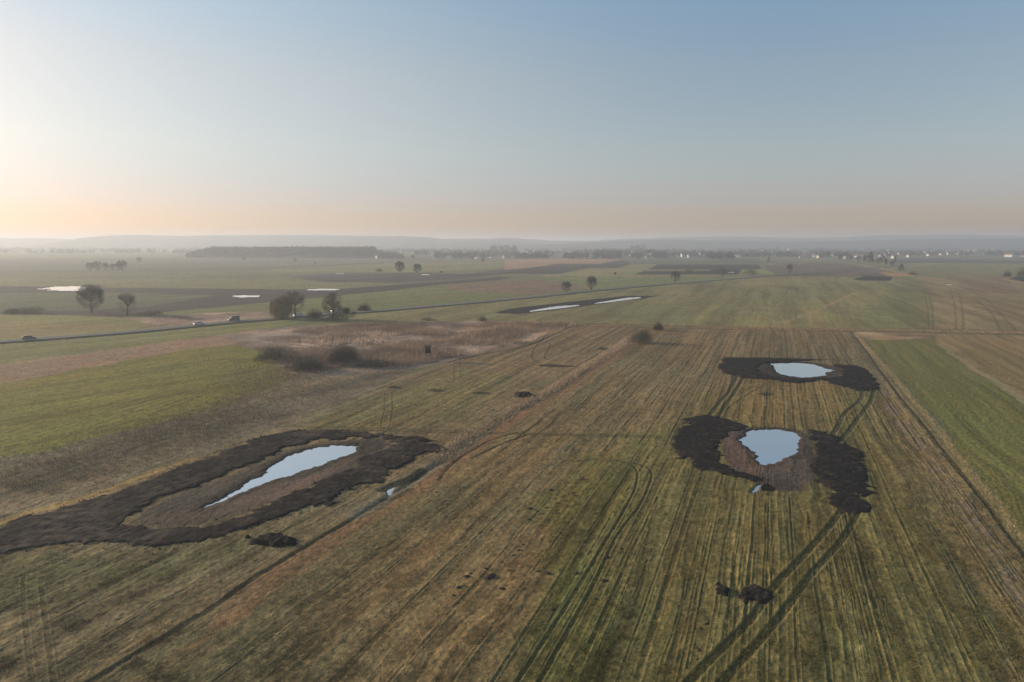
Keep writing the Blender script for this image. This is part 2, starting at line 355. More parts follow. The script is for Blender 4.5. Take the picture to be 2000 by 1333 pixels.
    P([(950, 1333), (1060, 1050), (1130, 900), (1270, 905), (1250, 1000), (1180, 1180), (1130, 1400)], A(84, 83, 48), 3, 6, str1, .6, alpha=.6)
    P([(-100, 1500), (250, 1290), (500, 1150), (760, 1000), (900, 930), (960, 960), (760, 1120), (480, 1333), (300, 1500)], A(88, 80, 58), 4, 6, str1, .5, alpha=.7)
    P([(1420, 742), (1640, 745), (1640, 840), (1560, 838), (1400, 815)], A(120, 96, 66), 4, 6, str1, .5, alpha=.45)
    P([(1700, 790), (1800, 880), (1900, 1010), (2050, 1250), (2050, 1400), (1850, 1100), (1760, 950)], A(104, 91, 67), 3, 5, str1, .5, alpha=.6)
    P([(1560, 1020), (1640, 1000), (1500, 1333), (1440, 1333)], A(112, 98, 62), 3, 6, str1, .6, alpha=.35)
    # broad two-tone drift so that no field is one colour
    C[:] *= (1 + .32 * (mid - .5) + .30 * (big - .5) + .65 * (fine - .5) + .34 * (str0 - .5))[:, None]
    gb = (fbm(X / 30, Y / 30, 4, 40) - .5)[:, None] * (D < 900)[:, None]
    C[:] *= 1 + gb * np.array([.22, .0, -.12])
    # lines of dead grass, orange verge and the ditch
    line([(1240, 668), (1100, 762), (1000, 822), (950, 862), (880, 905), (800, 955), (700, 1020), (540, 1120), (437, 1205)], A(124, 94, 70), 2.8, .8, warp=.8, soft=1.2)
    line([(700, 1040), (560, 1135), (437, 1224), (315, 1297), (200, 1370)], A(118, 94, 66), .9, .5, warp=.3, soft=.5)
    line([(1560, 640), (1400, 750), (1200, 880), (1000, 1060), (850, 1190)], A(134, 112, 80), .8, .3, warp=.3, soft=.6)
    line(DITCH[:7], A(78, 70, 58), 1.5, .85, .3, warp=.5)
    line(DITCH[5:], A(60, 55, 44), .75, .85, .2, warp=.35, brk=.12)
    line([(x_ - 9, y_ - 3) for x_, y_ in DITCH[:8]], A(136, 122, 104), 2.6, .6, -.08, warp=1.2, brk=.3)
    line([(940, 845), (860, 900), (800, 935), (745, 975), (700, 1000)], A(92, 88, 78), 3.6, .7, warp=.9)
    line([(822, 918), (798, 934), (772, 944), (748, 956)], A(36, 38, 32), 1.7, .9, .25, warp=.5)
    line([(740, 975), (770, 972), (800, 955)], A(60, 58, 44), 1.2, .6, warp=.5)
    for q in ([(1010, 846), (960, 860), (905, 890), (872, 915), (858, 938)], [(1030, 850), (985, 866), (930, 892)]): line(q, A(74, 58, 44), .7, .8, .12, warp=.2)
    # the track along the right boundary
    line([(1658, 642), (1690, 682), (1735, 745), (1800, 825), (1900, 950), (2000, 1082), (2150, 1290)], A(74, 64, 50), .7, .85, .18, warp=.2)
    line([(1669, 650), (1708, 695), (1750, 742), (1812, 815), (1915, 945), (2010, 1062), (2150, 1250)], A(126, 110, 80), 1.4, .75, warp=.5)
    for k, q in enumerate(([(1700, 722), (1740, 790), (1775, 845)], [(1745, 800), (1840, 930), (1930, 1060), (2040, 1220)])):
        line(q, A(112, 96, 84), 2.2, .75, warp=1.0, brk=.42)
    P([(1690, 664), (1822, 664), (1900, 722), (2000, 792), (2300, 990), (2300, 1480), (2040, 1080), (1915, 925), (1812, 797), (1750, 725)], A(97, 94, 56), .8, 1.0, str1, .3)
    P([(1672, 648), (1740, 650), (1830, 652), (1815, 662), (1690, 664)], A(140, 118, 92), 1, 2, mid, .8)
    P([(1830, 652), (2300, 662), (2300, 985), (2000, 788), (1900, 720), (1825, 664)], A(120, 102, 72), 1, 2, str1, .4)
    P([(1860, 690), (1960, 740), (2300, 930), (2300, 860), (2000, 700), (1900, 665)], A(100, 90, 60), 3, 5, str1, .4, alpha=.6)
    line([(1832, 672), (1900, 718), (2000, 785), (2200, 920)], A(134, 118, 88), 2.2, .7, warp=1.2)
    # cross ditch
    for dy, cc in ((0, A(64, 56, 48)), (3.2, A(130, 110, 84)), (5.5, A(78, 66, 54))):
        line([(1128, 631 + dy), (1300, 636 + dy), (1500, 640 + dy), (1700, 643 + dy), (2000, 649 + dy), (2300, 656 + dy)], cc, 1.7 if dy != 3.2 else 3, .8, .25 if dy != 3.2 else -.12, warp=.6)
    line([(1130, 632), (1040, 672), (960, 690), (880, 706)], A(80, 68, 58), 1.6, .8, .3, warp=.8)
    line([(985, 700), (1060, 672), (1130, 640)], A(84, 72, 58), 1.3, .6, .1, warp=.8)
    # verge and ditch along the road
    W = GP(ROAD); W = smooth_line(W, 5); dr = np.gradient(W, axis=0); nn = np.stack([dr[:, 1], -dr[:, 0]], 1) / np.hypot(dr[:, 0], dr[:, 1])[:, None]
    line(W + nn * 5.4, A(50, 50, 38), 3.4, .85, .5, warp=.5, smooth=False, world=True)
    line(W - nn * 5.2, A(104, 98, 68), 3.0, .6, .1, warp=.7, smooth=False, world=True)
    # --- wheel ruts
    RUT = A(66, 64, 44)
    def rut(q, w_=.75, a=.75, dep=.10, **k): line(q, RUT, w_, a, dep, .04, warp=.12, **k)
    rut([(1643, 996), (1621, 1027), (1573, 1081), (1511, 1148), (1469, 1206), (1398, 1278), (1340, 1338), (1250, 1440)], 0.78, .9, .15, soft=.1)
    rut([(1677, 998), (1657, 1036), (1632, 1070), (1581, 1126), (1536, 1188), (1480, 1255), (1421, 1320), (1320, 1440)], 0.78, .9, .15, soft=.1)
    rut([(1686, 762), (1680, 782), (1650, 808), (1638, 832), (1624, 852)], .9, .85, .14, soft=.15); rut([(1707, 762), (1700, 786), (1678, 815), (1663, 838), (1640, 862)], .9, .85, .14, soft=.15)
    rut([(1440, 735), (1424, 765), (1403, 790), (1383, 815)], .85, .9, .16, soft=.15); rut([(1453, 737), (1432, 772), (1420, 788), (1402, 815)], .85, .9, .16, soft=.15)
    rut([(1540, 744), (1490, 755), (1440, 785), (1404, 815)], .5, .6, .06); rut([(1525, 744), (1475, 755), (1430, 777)], .5, .5, .05)
    rut([(1118, 903), (1167, 898), (1223, 904), (1245, 921), (1240, 957), (1223, 990), (1195, 1039), (1128, 1150), (1050, 1270), (1000, 1345)], .4, .75, .13)
    rut([(1195, 899), (1251, 908), (1273, 923), (1265, 957), (1247, 992), (1209, 1042), (1155, 1150), (1088, 1270), (1045, 1345)], .4, .75, .13)
    rut([(560, 833), (700, 836), (850, 841), (1000, 846), (1150, 849), (1328, 853)], .6, .8, .1); rut([(600, 838), (750, 842), (900, 846), (1050, 850), (1200, 853), (1328, 857)], .6, .8, .1)
    rut([(1060, 846), (985, 858), (915, 885), (880, 912), (860, 935)], .5, .5, .06); rut([(1130, 855), (1010, 862), (940, 885)], .45, .4, .04)
    for q in ([(752, 768), (751, 800), (744, 836)], [(766, 768), (767, 800), (761, 842)], [(888, 704), (887, 740)], [(899, 700), (901, 738)], [(45, 1128), (52, 1230), (66, 1345)], [(80, 1128), (92, 1230), (108, 1345)]):
        rut(q, .4, .5 if q[0][1] < 1000 else .22, .05 if q[0][1] < 1000 else .02)
    rut([(1630, 703), (1640, 712)], .6); rut([(1650, 703), (1660, 712)], .6); rut([(1420, 700), (1500, 700), (1600, 702), (1665, 703)], .8)
    VX, VY = 1515.0, 475.0
    def vp(xb, y0, y1, yb=1333.0, k=7):      # a furrow running with the strip, xb = where it meets row yb
        ys = 1 / np.linspace(1 / (y0 - VY), 1 / (y1 - VY), k) + VY
        return [(VX + (xb - VX) * (y - VY) / (yb - VY) + random.uniform(-1, 1) * .004 * (y - VY), y) for y in ys]
    rnd = random.Random(5)
    for xb in (-420, -130, 50, 190, 420, 500, 640, 760, 880, 960): rut(vp(xb, rnd.uniform(650, 760), 1400), .30, .45, .05, brk=.45)
    for xb, y0 in ((1085, 830), (1120, 820), (1205, 700), (1240, 690), (1300, 930), (1322, 930), (1372, 925), (1408, 930), (1450, 965), (1490, 965), (1532, 960), (1565, 970), (1620, 1000), (1665, 1030), (1728, 860), (1752, 840), (1815, 790), (1868, 780), (1905, 770), (1990, 790), (2060, 760), (2120, 760), (2200, 740)):
        rut(vp(xb, y0, 1400), rnd.uniform(.25, .55), rnd.uniform(.3, .7), .08, brk=rnd.uniform(.3, .52))
    for k_ in range(60):                     # waves of drilled rows at the head of the strip
        xb = -420 + 47 * k_ + rnd.uniform(-12, 12); xx = VX + (xb - VX) * (660 - VY) / 858
        if 1265 < xx < 1655: rut(vp(xb, 648, rnd.uniform(690, 900), k=9), .42, .55, .10, brk=.38)
    for k_ in range(34):                     # rows in the cut strip
        xb = -1900 + 62 * k_ + rnd.uniform(-14, 14)
        rut(vp(xb, 660, 830, k=6), .3, .4, .06, brk=.4)
    for xb in [rnd.uniform(1000, 2200) for _ in range(34)]: rut(vp(xb, rnd.uniform(690, 1150), rnd.uniform(1150, 1400)), rnd.uniform(.12, .3), .5, .05, brk=.48)
    for q in ([(1040, 665), (1075, 672), (1065, 700), (1110, 705)], [(1060, 660), (1100, 640), (1150, 636)], [(1090, 680), (1150, 668), (1195, 650), (1210, 640)], [(1080, 640), (1040, 690), (1060, 715)], [(1130, 690), (1180, 660), (1225, 645)], [(990, 690), (1080, 660), (1180, 664), (1230, 660)]):
        rut(q, .6, .6, .12)
    for k_ in range(6):                      # turning arcs in the green field
        a = k_ * 9; rut([(300 + a, 722 - k_), (400 + a, 702), (445 + a, 703), (462 + a, 716), (440 + a, 732), (340 + a, 762 + k_ * 3), (150 + a, 815 + k_ * 6)], .5, .6, .08, brk=.3)
    for k_ in range(9): rut([(-50, 770 + 13 * k_), (200, 738 + 9 * k_), (420, 700 + 5 * k_)], .5, .35, .05, brk=.45)
    for k_ in range(9): rut([(1485 + rnd.uniform(-6, 4), 649 + 5 * k_ * (k_ < 5) + (k_ >= 5) * 26), (1525 + rnd.uniform(-8, 8), 649.5 + 5 * k_ * (k_ < 5) + (k_ >= 5) * 26)], .5, .35, .08)
    # bare mud around the three dug ponds
    MUD = A(70, 61, 57)
    P(B_LEFT_IN, A(80, 72, 66), 1.0, 1.5, mid, .9); P([(270, 1015), (420, 975), (640, 918), (700, 886), (640, 930), (470, 1000), (330, 1024)], A(98, 80, 72), 1.2, 1.5, mid, .8, alpha=.8)
    P([(1420, 843), (1458, 838), (1512, 834), (1566, 843), (1580, 860), (1596, 917), (1592, 932), (1575, 958), (1530, 959), (1489, 955), (1463, 933), (1417, 912), (1412, 874)], MUD, .7, 1.1, mid, .8)
    P([(1427, 850), (1448, 856), (1474, 900), (1494, 915), (1460, 928), (1420, 905)], A(88, 70, 62), .8, 1.2, mid, .6, alpha=.8)
    P([(1476, 713), (1500, 706), (1560, 705), (1639, 716), (1649, 728), (1640, 737), (1555, 742), (1484, 732)], A(66, 58, 52), .5, .8, mid, .6)
    line([(1476, 714), (1474, 722), (1495, 732), (1555, 741)], A(100, 88, 70), .5, .7)
    line([(1404, 850), (1400, 875), (1412, 905)], A(112, 98, 58), 1.3, .7, warp=.5)
    P([(1486, 947), (1500, 944), (1516, 952), (1510, 959), (1488, 957)], A(26, 24, 24), .2, .4, h=-.12)
    P(B_LONG, A(36, 33, 33), .8, .8)
    P([(60, 562), (200, 556), (210, 566), (130, 572)], A(70, 66, 60), 3, 3)
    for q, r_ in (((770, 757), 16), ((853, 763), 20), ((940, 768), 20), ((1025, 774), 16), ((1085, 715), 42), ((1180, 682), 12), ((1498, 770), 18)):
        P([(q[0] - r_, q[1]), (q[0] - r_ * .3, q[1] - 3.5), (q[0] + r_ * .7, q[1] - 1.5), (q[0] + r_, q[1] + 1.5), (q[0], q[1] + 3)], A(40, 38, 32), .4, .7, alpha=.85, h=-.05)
    # spilt clods in the grass
    C *= 1 + np.array([.03, .08, .03]) * (1 - sstep(150, 260, D))[:, None]
    cl = fbm(X / .8, Y / .8, 2, 50); i = (sw > 0)
    P([(870, 1180), (960, 1100), (1100, 940), (1150, 920), (1180, 960), (1060, 1080), (950, 1190)], A(52, 44, 36), 2, 3, alpha=1) if False else None
    reg = GP([(870, 1180), (960, 1100), (1100, 940), (1150, 920), (1180, 960), (1060, 1080), (950, 1190)])
    ii = region(reg, 3, 2); dd = sdf_poly(reg, X[ii] + 6 * wx[ii], Y[ii] + 6 * wy[ii])
    a = ((1 - sstep(-3, 1, dd)) * sstep(.66, .74, cl[ii]) * .8)[:, None]; C[ii] = C[ii] * (1 - a) + A(48, 42, 34) * a
    # --- relief
    near = 1 - sstep(120, 420, D)
    spk = (fbm(X / .45, Y / .45, 2, 66) - .5)[:, None] * (D < 260)[:, None]; C *= 1 + spk * np.array([.55, .42, .40])
    spk = (hue - .5)[:, None] * (D < 500)[:, None]; C *= 1 + spk * np.array([.26, .03, -.10])
    Z += near * (.11 * (fbm(X / .45, Y / .45, 3, 60) - .5) + .09 * (str1 - .5) + .05 * (str0 - .5) + .08 * (fbm(X / 3.2, Y / 3.2, 3, 63) - .5)) + (1 - near) * .12 * (str1 - .5)
    ip = region(GP([(-100, 1500), (2100, 1500), (2100, 560), (-100, 560)]), 0, 0)
    for k_, q in PONDS.items():
        W = GP(q); ctr = W.mean(0); ii = region(W, 1, 3)
        if not len(ii): continue
        big_ = 1.0 if k_ in ('left', 'mid', 'top') else .35
        fl = 1.6 if k_ == 'flood_a' else 0
        d = sdf_poly(W, X[ii] + wx[ii] * (2.2 * big_ + 14 * (fl > 0)) + (fine[ii] - .5) * 1.4 * big_, Y[ii] + wy[ii] * (2.2 * big_ + 14 * (fl > 0)) + (cl[ii] - .5) * 1.2 * big_)
        a = 1 - sstep(-1.3 * big_ - .1, .55 * big_ + .1, d)
        Z[ii] = Z[ii] * (1 - a) - a * (.36 + .1 * (mid[ii] - .5))
        if big_ == 1:
            wet = (1 - sstep(.4, 2.2, d + 1.2 * (fine[ii] - .5)))[:, None]; C[ii] *= 1 - .38 * wet
        if k_.startswith('flood'):
            C[ii] = C[ii] * (1 - .5 * a[:, None])
    return C, Z

# ------------------------------------------------------------------ ground sheet
SS = globals().get('GRID_Q', 1.0)
uf = np.linspace(-0.86, 0.86, int(1900 * SS)); gr = 0.86 + (6.0 - 0.86) * (np.arange(1, 61) / 60) ** 2.2
U = np.concatenate([-gr[::-1], uf, gr])
rows_px = np.arange(1345, 479.5, -1.0 / (0.98 * SS)); _, Yr = G(np.full(rows_px.shape, 1000.0), rows_px)
Yn = np.linspace(14, Yr[0], 60)[:-1]
Yrow = np.concatenate([Yn, Yr, np.linspace(Yr[-1], 14500, 12)[1:]])
gx = (U[None, :] * Yrow[:, None]).ravel(); gy = np.repeat(Yrow, len(U))
gC, gZ = surface(gx, gy)
nr, nc = len(Yrow), len(U)
idx = np.arange(nr * nc).reshape(nr, nc)
F = np.stack([idx[:-1, :-1], idx[:-1, 1:], idx[1:, 1:], idx[1:, :-1]], -1).reshape(-1, 4)
V = np.stack([gx, gy, gZ], 1)
ex = np.array([(-84, 14, -.05), (84, 14, -.05), (14500, -14500, -.05), (-14500, -14500, -.05), (-14500, 14, -.05), (14500, 14, -.05), (-14500, 14500 / 6, -.05), (14500, 14500 / 6, -.05)])
b0 = len(V); V = np.vstack([V, ex])
F = np.vstack([F, [[b0 + 3, b0 + 2, b0 + 1, b0 + 0]], [[b0 + 4, b0 + 3, b0 + 0, b0 + 6]], [[b0 + 1, b0 + 2, b0 + 5, b0 + 7]]])
gC = np.vstack([gC, np.repeat(A(100, 94, 62)[None], 8, 0)])

def mat_ground(name, bump=0.5, rough=.95):
    m = bpy.data.materials.new(name); m.use_nodes = True; t = m.node_tree; b = t.nodes['Principled BSDF']
    b.inputs['Roughness'].default_value = rough; b.inputs['Specular IOR Level'].default_value = 0.12
    at = t.nodes.new('ShaderNodeVertexColor'); at.layer_name = 'albedo'
    g = t.nodes.new('ShaderNodeNewGeometry')
    n1 = t.nodes.new('ShaderNodeTexNoise'); n1.inputs['Scale'].default_value = 5.5; n1.inputs['Detail'].default_value = 5; n1.inputs['Roughness'].default_value = .7
    n2 = t.nodes.new('ShaderNodeTexNoise'); n2.inputs['Scale'].default_value = 1.1; n2.inputs['Detail'].default_value = 4
    for n in (n1, n2): t.links.new(g.outputs['Position'], n.inputs['Vector'])
    mr = t.nodes.new('ShaderNodeMapRange'); mr.inputs['From Min'].default_value = .3; mr.inputs['From Max'].default_value = .7
    mr.inputs['To Min'].default_value = .55; mr.inputs['To Max'].default_value = 1.45; t.links.new(n1.outputs['Fac'], mr.inputs[0])
    mr2 = t.nodes.new('ShaderNodeMapRange'); mr2.inputs['From Min'].default_value = .3; mr2.inputs['From Max'].default_value = .7
    mr2.inputs['To Min'].default_value = .8; mr2.inputs['To Max'].default_value = 1.2; t.links.new(n2.outputs['Fac'], mr2.inputs[0])
    mu = t.nodes.new('ShaderNodeMath'); mu.operation = 'MULTIPLY'; t.links.new(mr.outputs[0], mu.inputs[0]); t.links.new(mr2.outputs[0], mu.inputs[1])
    vm = t.nodes.new('ShaderNodeVectorMath'); vm.operation = 'SCALE'
    t.links.new(at.outputs['Color'], vm.inputs[0]); t.links.new(mu.outputs[0], vm.inputs['Scale'])
    t.links.new(vm.outputs[0], b.inputs['Base Color'])
    bp = t.nodes.new('ShaderNodeBump'); bp.inputs['Strength'].default_value = bump; bp.inputs['Distance'].default_value = .08
    t.links.new(n1.outputs['Fac'], bp.inputs['Height']); t.links.new(bp.outputs[0], b.inputs['Normal'])
    return m
M_GROUND = mat_ground('ground')
ground = tag(np_mesh('ground', V, F, M_GROUND, gC, smooth=True), kind='structure')
del V, F, gC, gx, gy, idx

# ------------------------------------------------------------------ water
def mat_water():
    m = bpy.data.materials.new('pond water'); m.use_nodes = True; t = m.node_tree; b = t.nodes['Principled BSDF']
    b.inputs['Base Color'].default_value = (0.76, 0.76, 0.75, 1); b.inputs['Metallic'].default_value = 0.86
    b.inputs['Roughness'].default_value = 0.04; b.inputs['IOR'].default_value = 1.33
    g = t.nodes.new('ShaderNodeNewGeometry'); n = t.nodes.new('ShaderNodeTexNoise'); n.inputs['Scale'].default_value = 1.6; n.inputs['Detail'].default_value = 3
    t.links.new(g.outputs['Position'], n.inputs['Vector'])
    bp = t.nodes.new('ShaderNodeBump'); bp.inputs['Strength'].default_value = .06; bp.inputs['Distance'].default_value = .03
    t.links.new(n.outputs['Fac'], bp.inputs['Height']); t.links.new(bp.outputs[0], b.inputs['Normal'])
    return m
M_WATER = mat_water()
def offset_poly(P, r):
    n = len(P); a = 0.5 * sum(P[i][0] * P[(i + 1) % n][1] - P[(i + 1) % n][0] * P[i][1] for i in range(n))
    out = []
    for i in range(n):
        e1 = P[i] - P[i - 1]; e2 = P[(i + 1) % n] - P[i]
        e1 = e1 / (np.hypot(*e1) + 1e-9); e2 = e2 / (np.hypot(*e2) + 1e-9); t = e1 + e2
        nn = np.array([t[1], -t[0]]); nn /= (np.hypot(*nn) + 1e-9)
        out.append(P[i] + nn * r * (1 if a > 0 else -1))
    return np.array(out)
for k_, q in PONDS.items():
    W = offset_poly(GP(q), 1.3 if k_ in ('left', 'mid', 'top') else (5.0 if k_ == 'flood_a' else .5))
    tag(mesh_obj('pond_water', [(x, y, -0.17) for x, y in W], [tuple(range(len(W)))], M_WATER), kind='structure')

# ------------------------------------------------------------------ dug earth spread round the ponds
M_SOIL = mat_ground('peat soil', bump=.8)
def soil_patch(name, px, T, hole=None, cell=.3, warp=1.1, pale=0.0, kind='structure', clod=.11, world=None, grow=0.0):
    P = GP(px) if world is None else world
    Hh = GP(hole) if hole is not None else None
    x0, y0 = P.min(0) - 2; x1, y1 = P.max(0) + 2
    c, s = math.cos(HD), math.sin(HD)
    gx_ = np.arange(x0, x1, cell); gy_ = np.arange(y0, y1, cell * 1.3)
    X, Y = np.meshgrid(gx_, gy_); sh = X.shape; X = X.ravel(); Y = Y.ravel()
    X = X + (_rng.rand(len(X)) - .5) * cell * .5; Y = Y + (_rng.rand(len(X)) - .5) * cell * .5
    wx = fbm(X / 2.4, Y / 2.4, 4, 70) - .5; wy = fbm(X / 2.4, Y / 2.4, 4, 75) - .5
    d = sdf_poly(P, X + wx * 2.6 * warp, Y + wy * 2.6 * warp)
    d = d - grow
    if Hh is not None: d = np.maximum(d, -sdf_poly(Hh, X + wx * 3 * warp, Y + wy * 3 * warp))
    a = 1 - sstep(-.5, .4, d + (fbm(X / .5, Y / .5, 3, 97) - .5) * 1.5 * min(1, warp))
    n1 = fbm(X / .42, Y / .42, 3, 80); n2 = fbm(X / 3, Y / 3, 3, 84)
    z = -.22 + a * (.24 + T * (.4 + 1.2 * n2)) + a * clod * (n1 - .4) * 2
    C = A(31, 29, 29)[None] * (1 + 1.1 * (n1 - .5) + .6 * (n2 - .5))[:, None]
    e = sstep(.60, .70, fbm(X / 1.1, Y / .8, 3, 88))[:, None] * (.45 + pale * .8)
    pz = np.clip(1.5 * pale * sstep(.45, .62, fbm(X / 9, Y / 9, 2, 93)) * sstep(.46, .60, fbm(X / 1.5, Y / .9, 3, 95)), 0, 1)[:, None]
    C = C * (1 - e * .5) + A(84, 74, 66) * e * .5; C = C * (1 - .85 * pz) + A(88, 78, 70) * .85 * pz
    br = sstep(.30, .42, fbm(X / 4.5, Y / 3, 4, 101) + .28 * sstep(.3, 2.5, -d)); z = z - (1 - br) * (.30 + T)
    if pale > .31: z = z - (1 - sstep(.40, .50, fbm(X / 1.3, Y / 1.0, 3, 111) + .45 * sstep(0, 2.2, -d))) * (.30 + T)
    keep = z > -.2
    nr_, nc_ = sh; idx = np.arange(nr_ * nc_).reshape(sh)
    F = np.stack([idx[:-1, :-1], idx[:-1, 1:], idx[1:, 1:], idx[1:, :-1]], -1).reshape(-1, 4)
    F = F[keep[F].any(1)]
    used, inv = np.unique(F, return_inverse=True)
    return np_mesh(name, np.stack([X, Y, z], 1)[used], inv.reshape(F.shape), M_SOIL, C[used], smooth=True), used
for a_ in ((B_LEFT, .12, B_LEFT_IN, .26, 1.3, .32), (B_MID, .08, None, .25, .8, 0), (B_RIGHT, .08, None, .25, .8, 0), (B_TOPL, .12, None, .3, .6, 0), (B_TOPR, .08, None, .3, .8, 0)):
    o, _ = soil_patch('dug_earth', a_[0], a_[1], a_[2], a_[3], a_[4], a_[5], grow=0 if a_[0] is B_LEFT else .75); o['kind'] = 'structure'
def soil_clods(polys, n, seed):
    rs = np.random.RandomState(seed); V_, F_, C_ = [], [], []
    for px in polys:
        P = GP(px); x0, y0 = P.min(0) - 2.5; x1, y1 = P.max(0) + 2.5; q = rs.rand(n * 3, 2) * [x1 - x0, y1 - y0] + [x0, y0]; d = sdf_poly(P, q[:, 0], q[:, 1])
        q = q[(np.abs(d) < 1.4 * rs.rand(len(d)) ** 2) | ((d < 0) & (rs.rand(len(d)) < .15))][:n]; hole_in = sdf_poly(GP(B_LEFT_IN), q[:, 0], q[:, 1]) < -.8; q = q[~hole_in] if px is B_LEFT else q
        for x, y in q:
            r = rs.uniform(.04, .13) * rs.uniform(.6, 1.5); k = len(V_); z = .06 + rs.uniform(0, .06)
            for dx, dy, dz in ((1, 0, 0), (-.3, .9, 0), (-.8, -.5, 0), (.3, -.9, 0), (.1, .1, 1)): V_.append((x + dx * r * rs.uniform(.6, 1.3), y + dy * r * rs.uniform(.6, 1.3), z - .12 + dz * r * 1.3 + .1 * (dz > 0)))
            F_ += [(k, k + 1, k + 4), (k + 1, k + 2, k + 4), (k + 2, k + 3, k + 4), (k + 3, k, k + 4)]; c = A(46, 41, 38) * rs.uniform(.6, 1.7); C_ += [c] * 5
    o = np_mesh('soil_clods', np.array(V_), np.array(F_), M_SOIL, np.array(C_)); o['kind'] = 'stuff'; o['label'] = 'loose dark clods spilled along the edges of the dug earth'
soil_clods((B_LEFT,), 2600, 12); soil_clods((B_MID, B_RIGHT, B_TOPL, B_TOPR), 260, 13)
def centre_mesh(o):
    me = o.data; n = len(me.vertices); a = np.empty(n * 3, np.float32); me.vertices.foreach_get('co', a); a = a.reshape(-1, 3)
    c = np.array([a[:, 0].mean(), a[:, 1].mean(), 0], np.float32); me.vertices.foreach_set('co', (a - c).ravel()); o.location = c.tolist(); me.update()
for q, T, lab in (
    ([(1432, 1146), (1455, 1141), (1485, 1146), (1512, 1162), (1490, 1174), (1455, 1174), (1436, 1162)], .16, 'oval heap of dark brown peat in the grass beside the lower wheel tracks'),
    ([(1402, 1142), (1424, 1140), (1428, 1152), (1418, 1164), (1406, 1160), (1410, 1150)], .3, 'small ragged heap of black peat just left of the oval brown heap'),
    ([(488, 1052), (520, 1045), (560, 1043), (576, 1052), (570, 1064), (530, 1066), (500, 1062)], .4, 'long low heap of dark soil below the spoil ring of the left pond'),
    ([(1008, 770), (1024, 769), (1042, 774), (1040, 778), (1020, 776), (1008, 774)], .5, 'dark heap of cut brush and soil lying at the pale reed strip'),
    ([(740, 848), (800, 852), (850, 862), (800, 864), (760, 858)], .2, 'thin dark smear of soil by the right tip of the left pond'),
    ([(1390, 1190), (1402, 1180), (1398, 1200), (1378, 1240), (1350, 1300), (1340, 1330), (1352, 1270)], .05, 'long ragged line of dark clods left of the lower wheel tracks')):
    o, _ = soil_patch('soil_heap', q, T, None, .12, .5, .3, clod=.09 if T < .15 else .13, grow=.3 if T > .15 else 0); centre_mesh(o)
    tag(o, lab, 'soil heap')
def molehill():
    V_, F_ = [(0, 0, .15)], []; rr = random.Random(3)
    for k, (r, z) in enumerate(((.16, .13), (.34, .08), (.5, .02), (.6, -.1))):
        for j in range(12):
            a = j * math.tau / 12; q = .6 * r * rr.uniform(.75, 1.25); V_.append((q * math.cos(a) * 1.3, q * math.sin(a), z * rr.uniform(.8, 1.2)))
    for j in range(12): F_.append((0, 1 + j, 1 + (j + 1) % 12))
    for k in range(3):
        for j in range(12):
            a, b = 1 + k * 12 + j, 1 + k * 12 + (j + 1) % 12; F_.append((a, a + 12, b + 12, b))
    return tag(mesh_obj('molehill', V_, F_, mat_simple('dark soil', A(42, 37, 34), noise=.5, scale=9)), 'small dark molehill of crumbly soil on the stubble strip', 'molehill', 'molehills scattered over the middle of the stubble field')
mh = molehill(); spots = [(912, 1127, 1.0), (897, 1148, 1), (886, 1163, .6), (958, 1127, 1.5), (949, 1111, .6), (981, 1099, .5), (1070, 1120, .9), (1052, 1116, .5), (1180, 1135, 1), (1126, 1121, .8), (1184, 1088, .8), (1035, 994, 1.1), (1068, 992, .7), (1033, 1015, .7), (1075, 957, 1), (853, 962, .7), (981, 1150, .8), (1024, 1150, .5), (1163, 1170, .6), (1080, 1191, .6), (1003, 1085, .6), (1213, 1072, .7), (905, 1145, .7), (918, 1121, .6), (1047, 1000, .5), (1100, 1004, .4), (1021, 1064, .5), (1012, 1075, .5), (1400, 1152, .7), (1186, 1090, .5)]
for k, (a, b, s_) in enumerate(spots):
    x, y = G(a, b)
    if k == 0: mh.location = (x, y, 0.02); mh.scale = (s_,) * 3
    else: copy_thing(mh, (x, y, 0.02), random.uniform(0, 6), (s_ * random.uniform(.8, 1.3), s_, s_ * random.uniform(.7, 1.1)))

# ------------------------------------------------------------------ road
def build_road():
    W = smooth_line(GP(ROAD), 8); dr = np.gradient(W, axis=0); nn = np.stack([dr[:, 1], -dr[:, 0]], 1) / np.hypot(dr[:, 0], dr[:, 1])[:, None]
    offs = [(-4.6, -.3), (-3.7, .22), (-3.1, .30), (0, .36), (3.1, .30), (3.7, .22), (4.6, -.3)]
    V_ = np.concatenate([np.column_stack([W + nn * o, np.full(len(W), z)]) for o, z in offs]); n = len(W)
    F = [(j * n + i, (j + 1) * n + i, (j + 1) * n + i + 1, j * n + i + 1) for j in range(len(offs) - 1) for i in range(n - 1)]
    fm = [0 if j in (0, 5) else (1 if j in (1, 4) else 2) for j in range(len(offs) - 1) for i in range(n - 1)]
    ms = [mat_simple('verge grass', A(80, 78, 60), scale=.4), mat_simple('road shoulder', A(96, 92, 80), scale=.5), mat_simple('asphalt', A(86, 86, 84), noise=.12, scale=.6)]
    o = mesh_obj('road', V_, F, mats=ms, fmat=fm); o['kind'] = 'structure'
    ew = [(-2.95, -2.8), (2.8, 2.95)]; V2 = []; F2 = []
    for a, b in ew:
        k = len(V2); V2 += [(*(W[i] + nn[i] * a), .3145) for i in range(n)] + [(*(W[i] + nn[i] * b), .3165) for i in range(n)]
        F2 += [(k + i, k + n + i, k + n + i + 1, k + i + 1) for i in range(n - 1)]
    o = mesh_obj('road_markings', V2, F2, mat_simple('white road paint', (.6, .6, .58), noise=.1)); o['kind'] = 'structure'
    return W, dr
ROAD_W, ROAD_D = build_road()
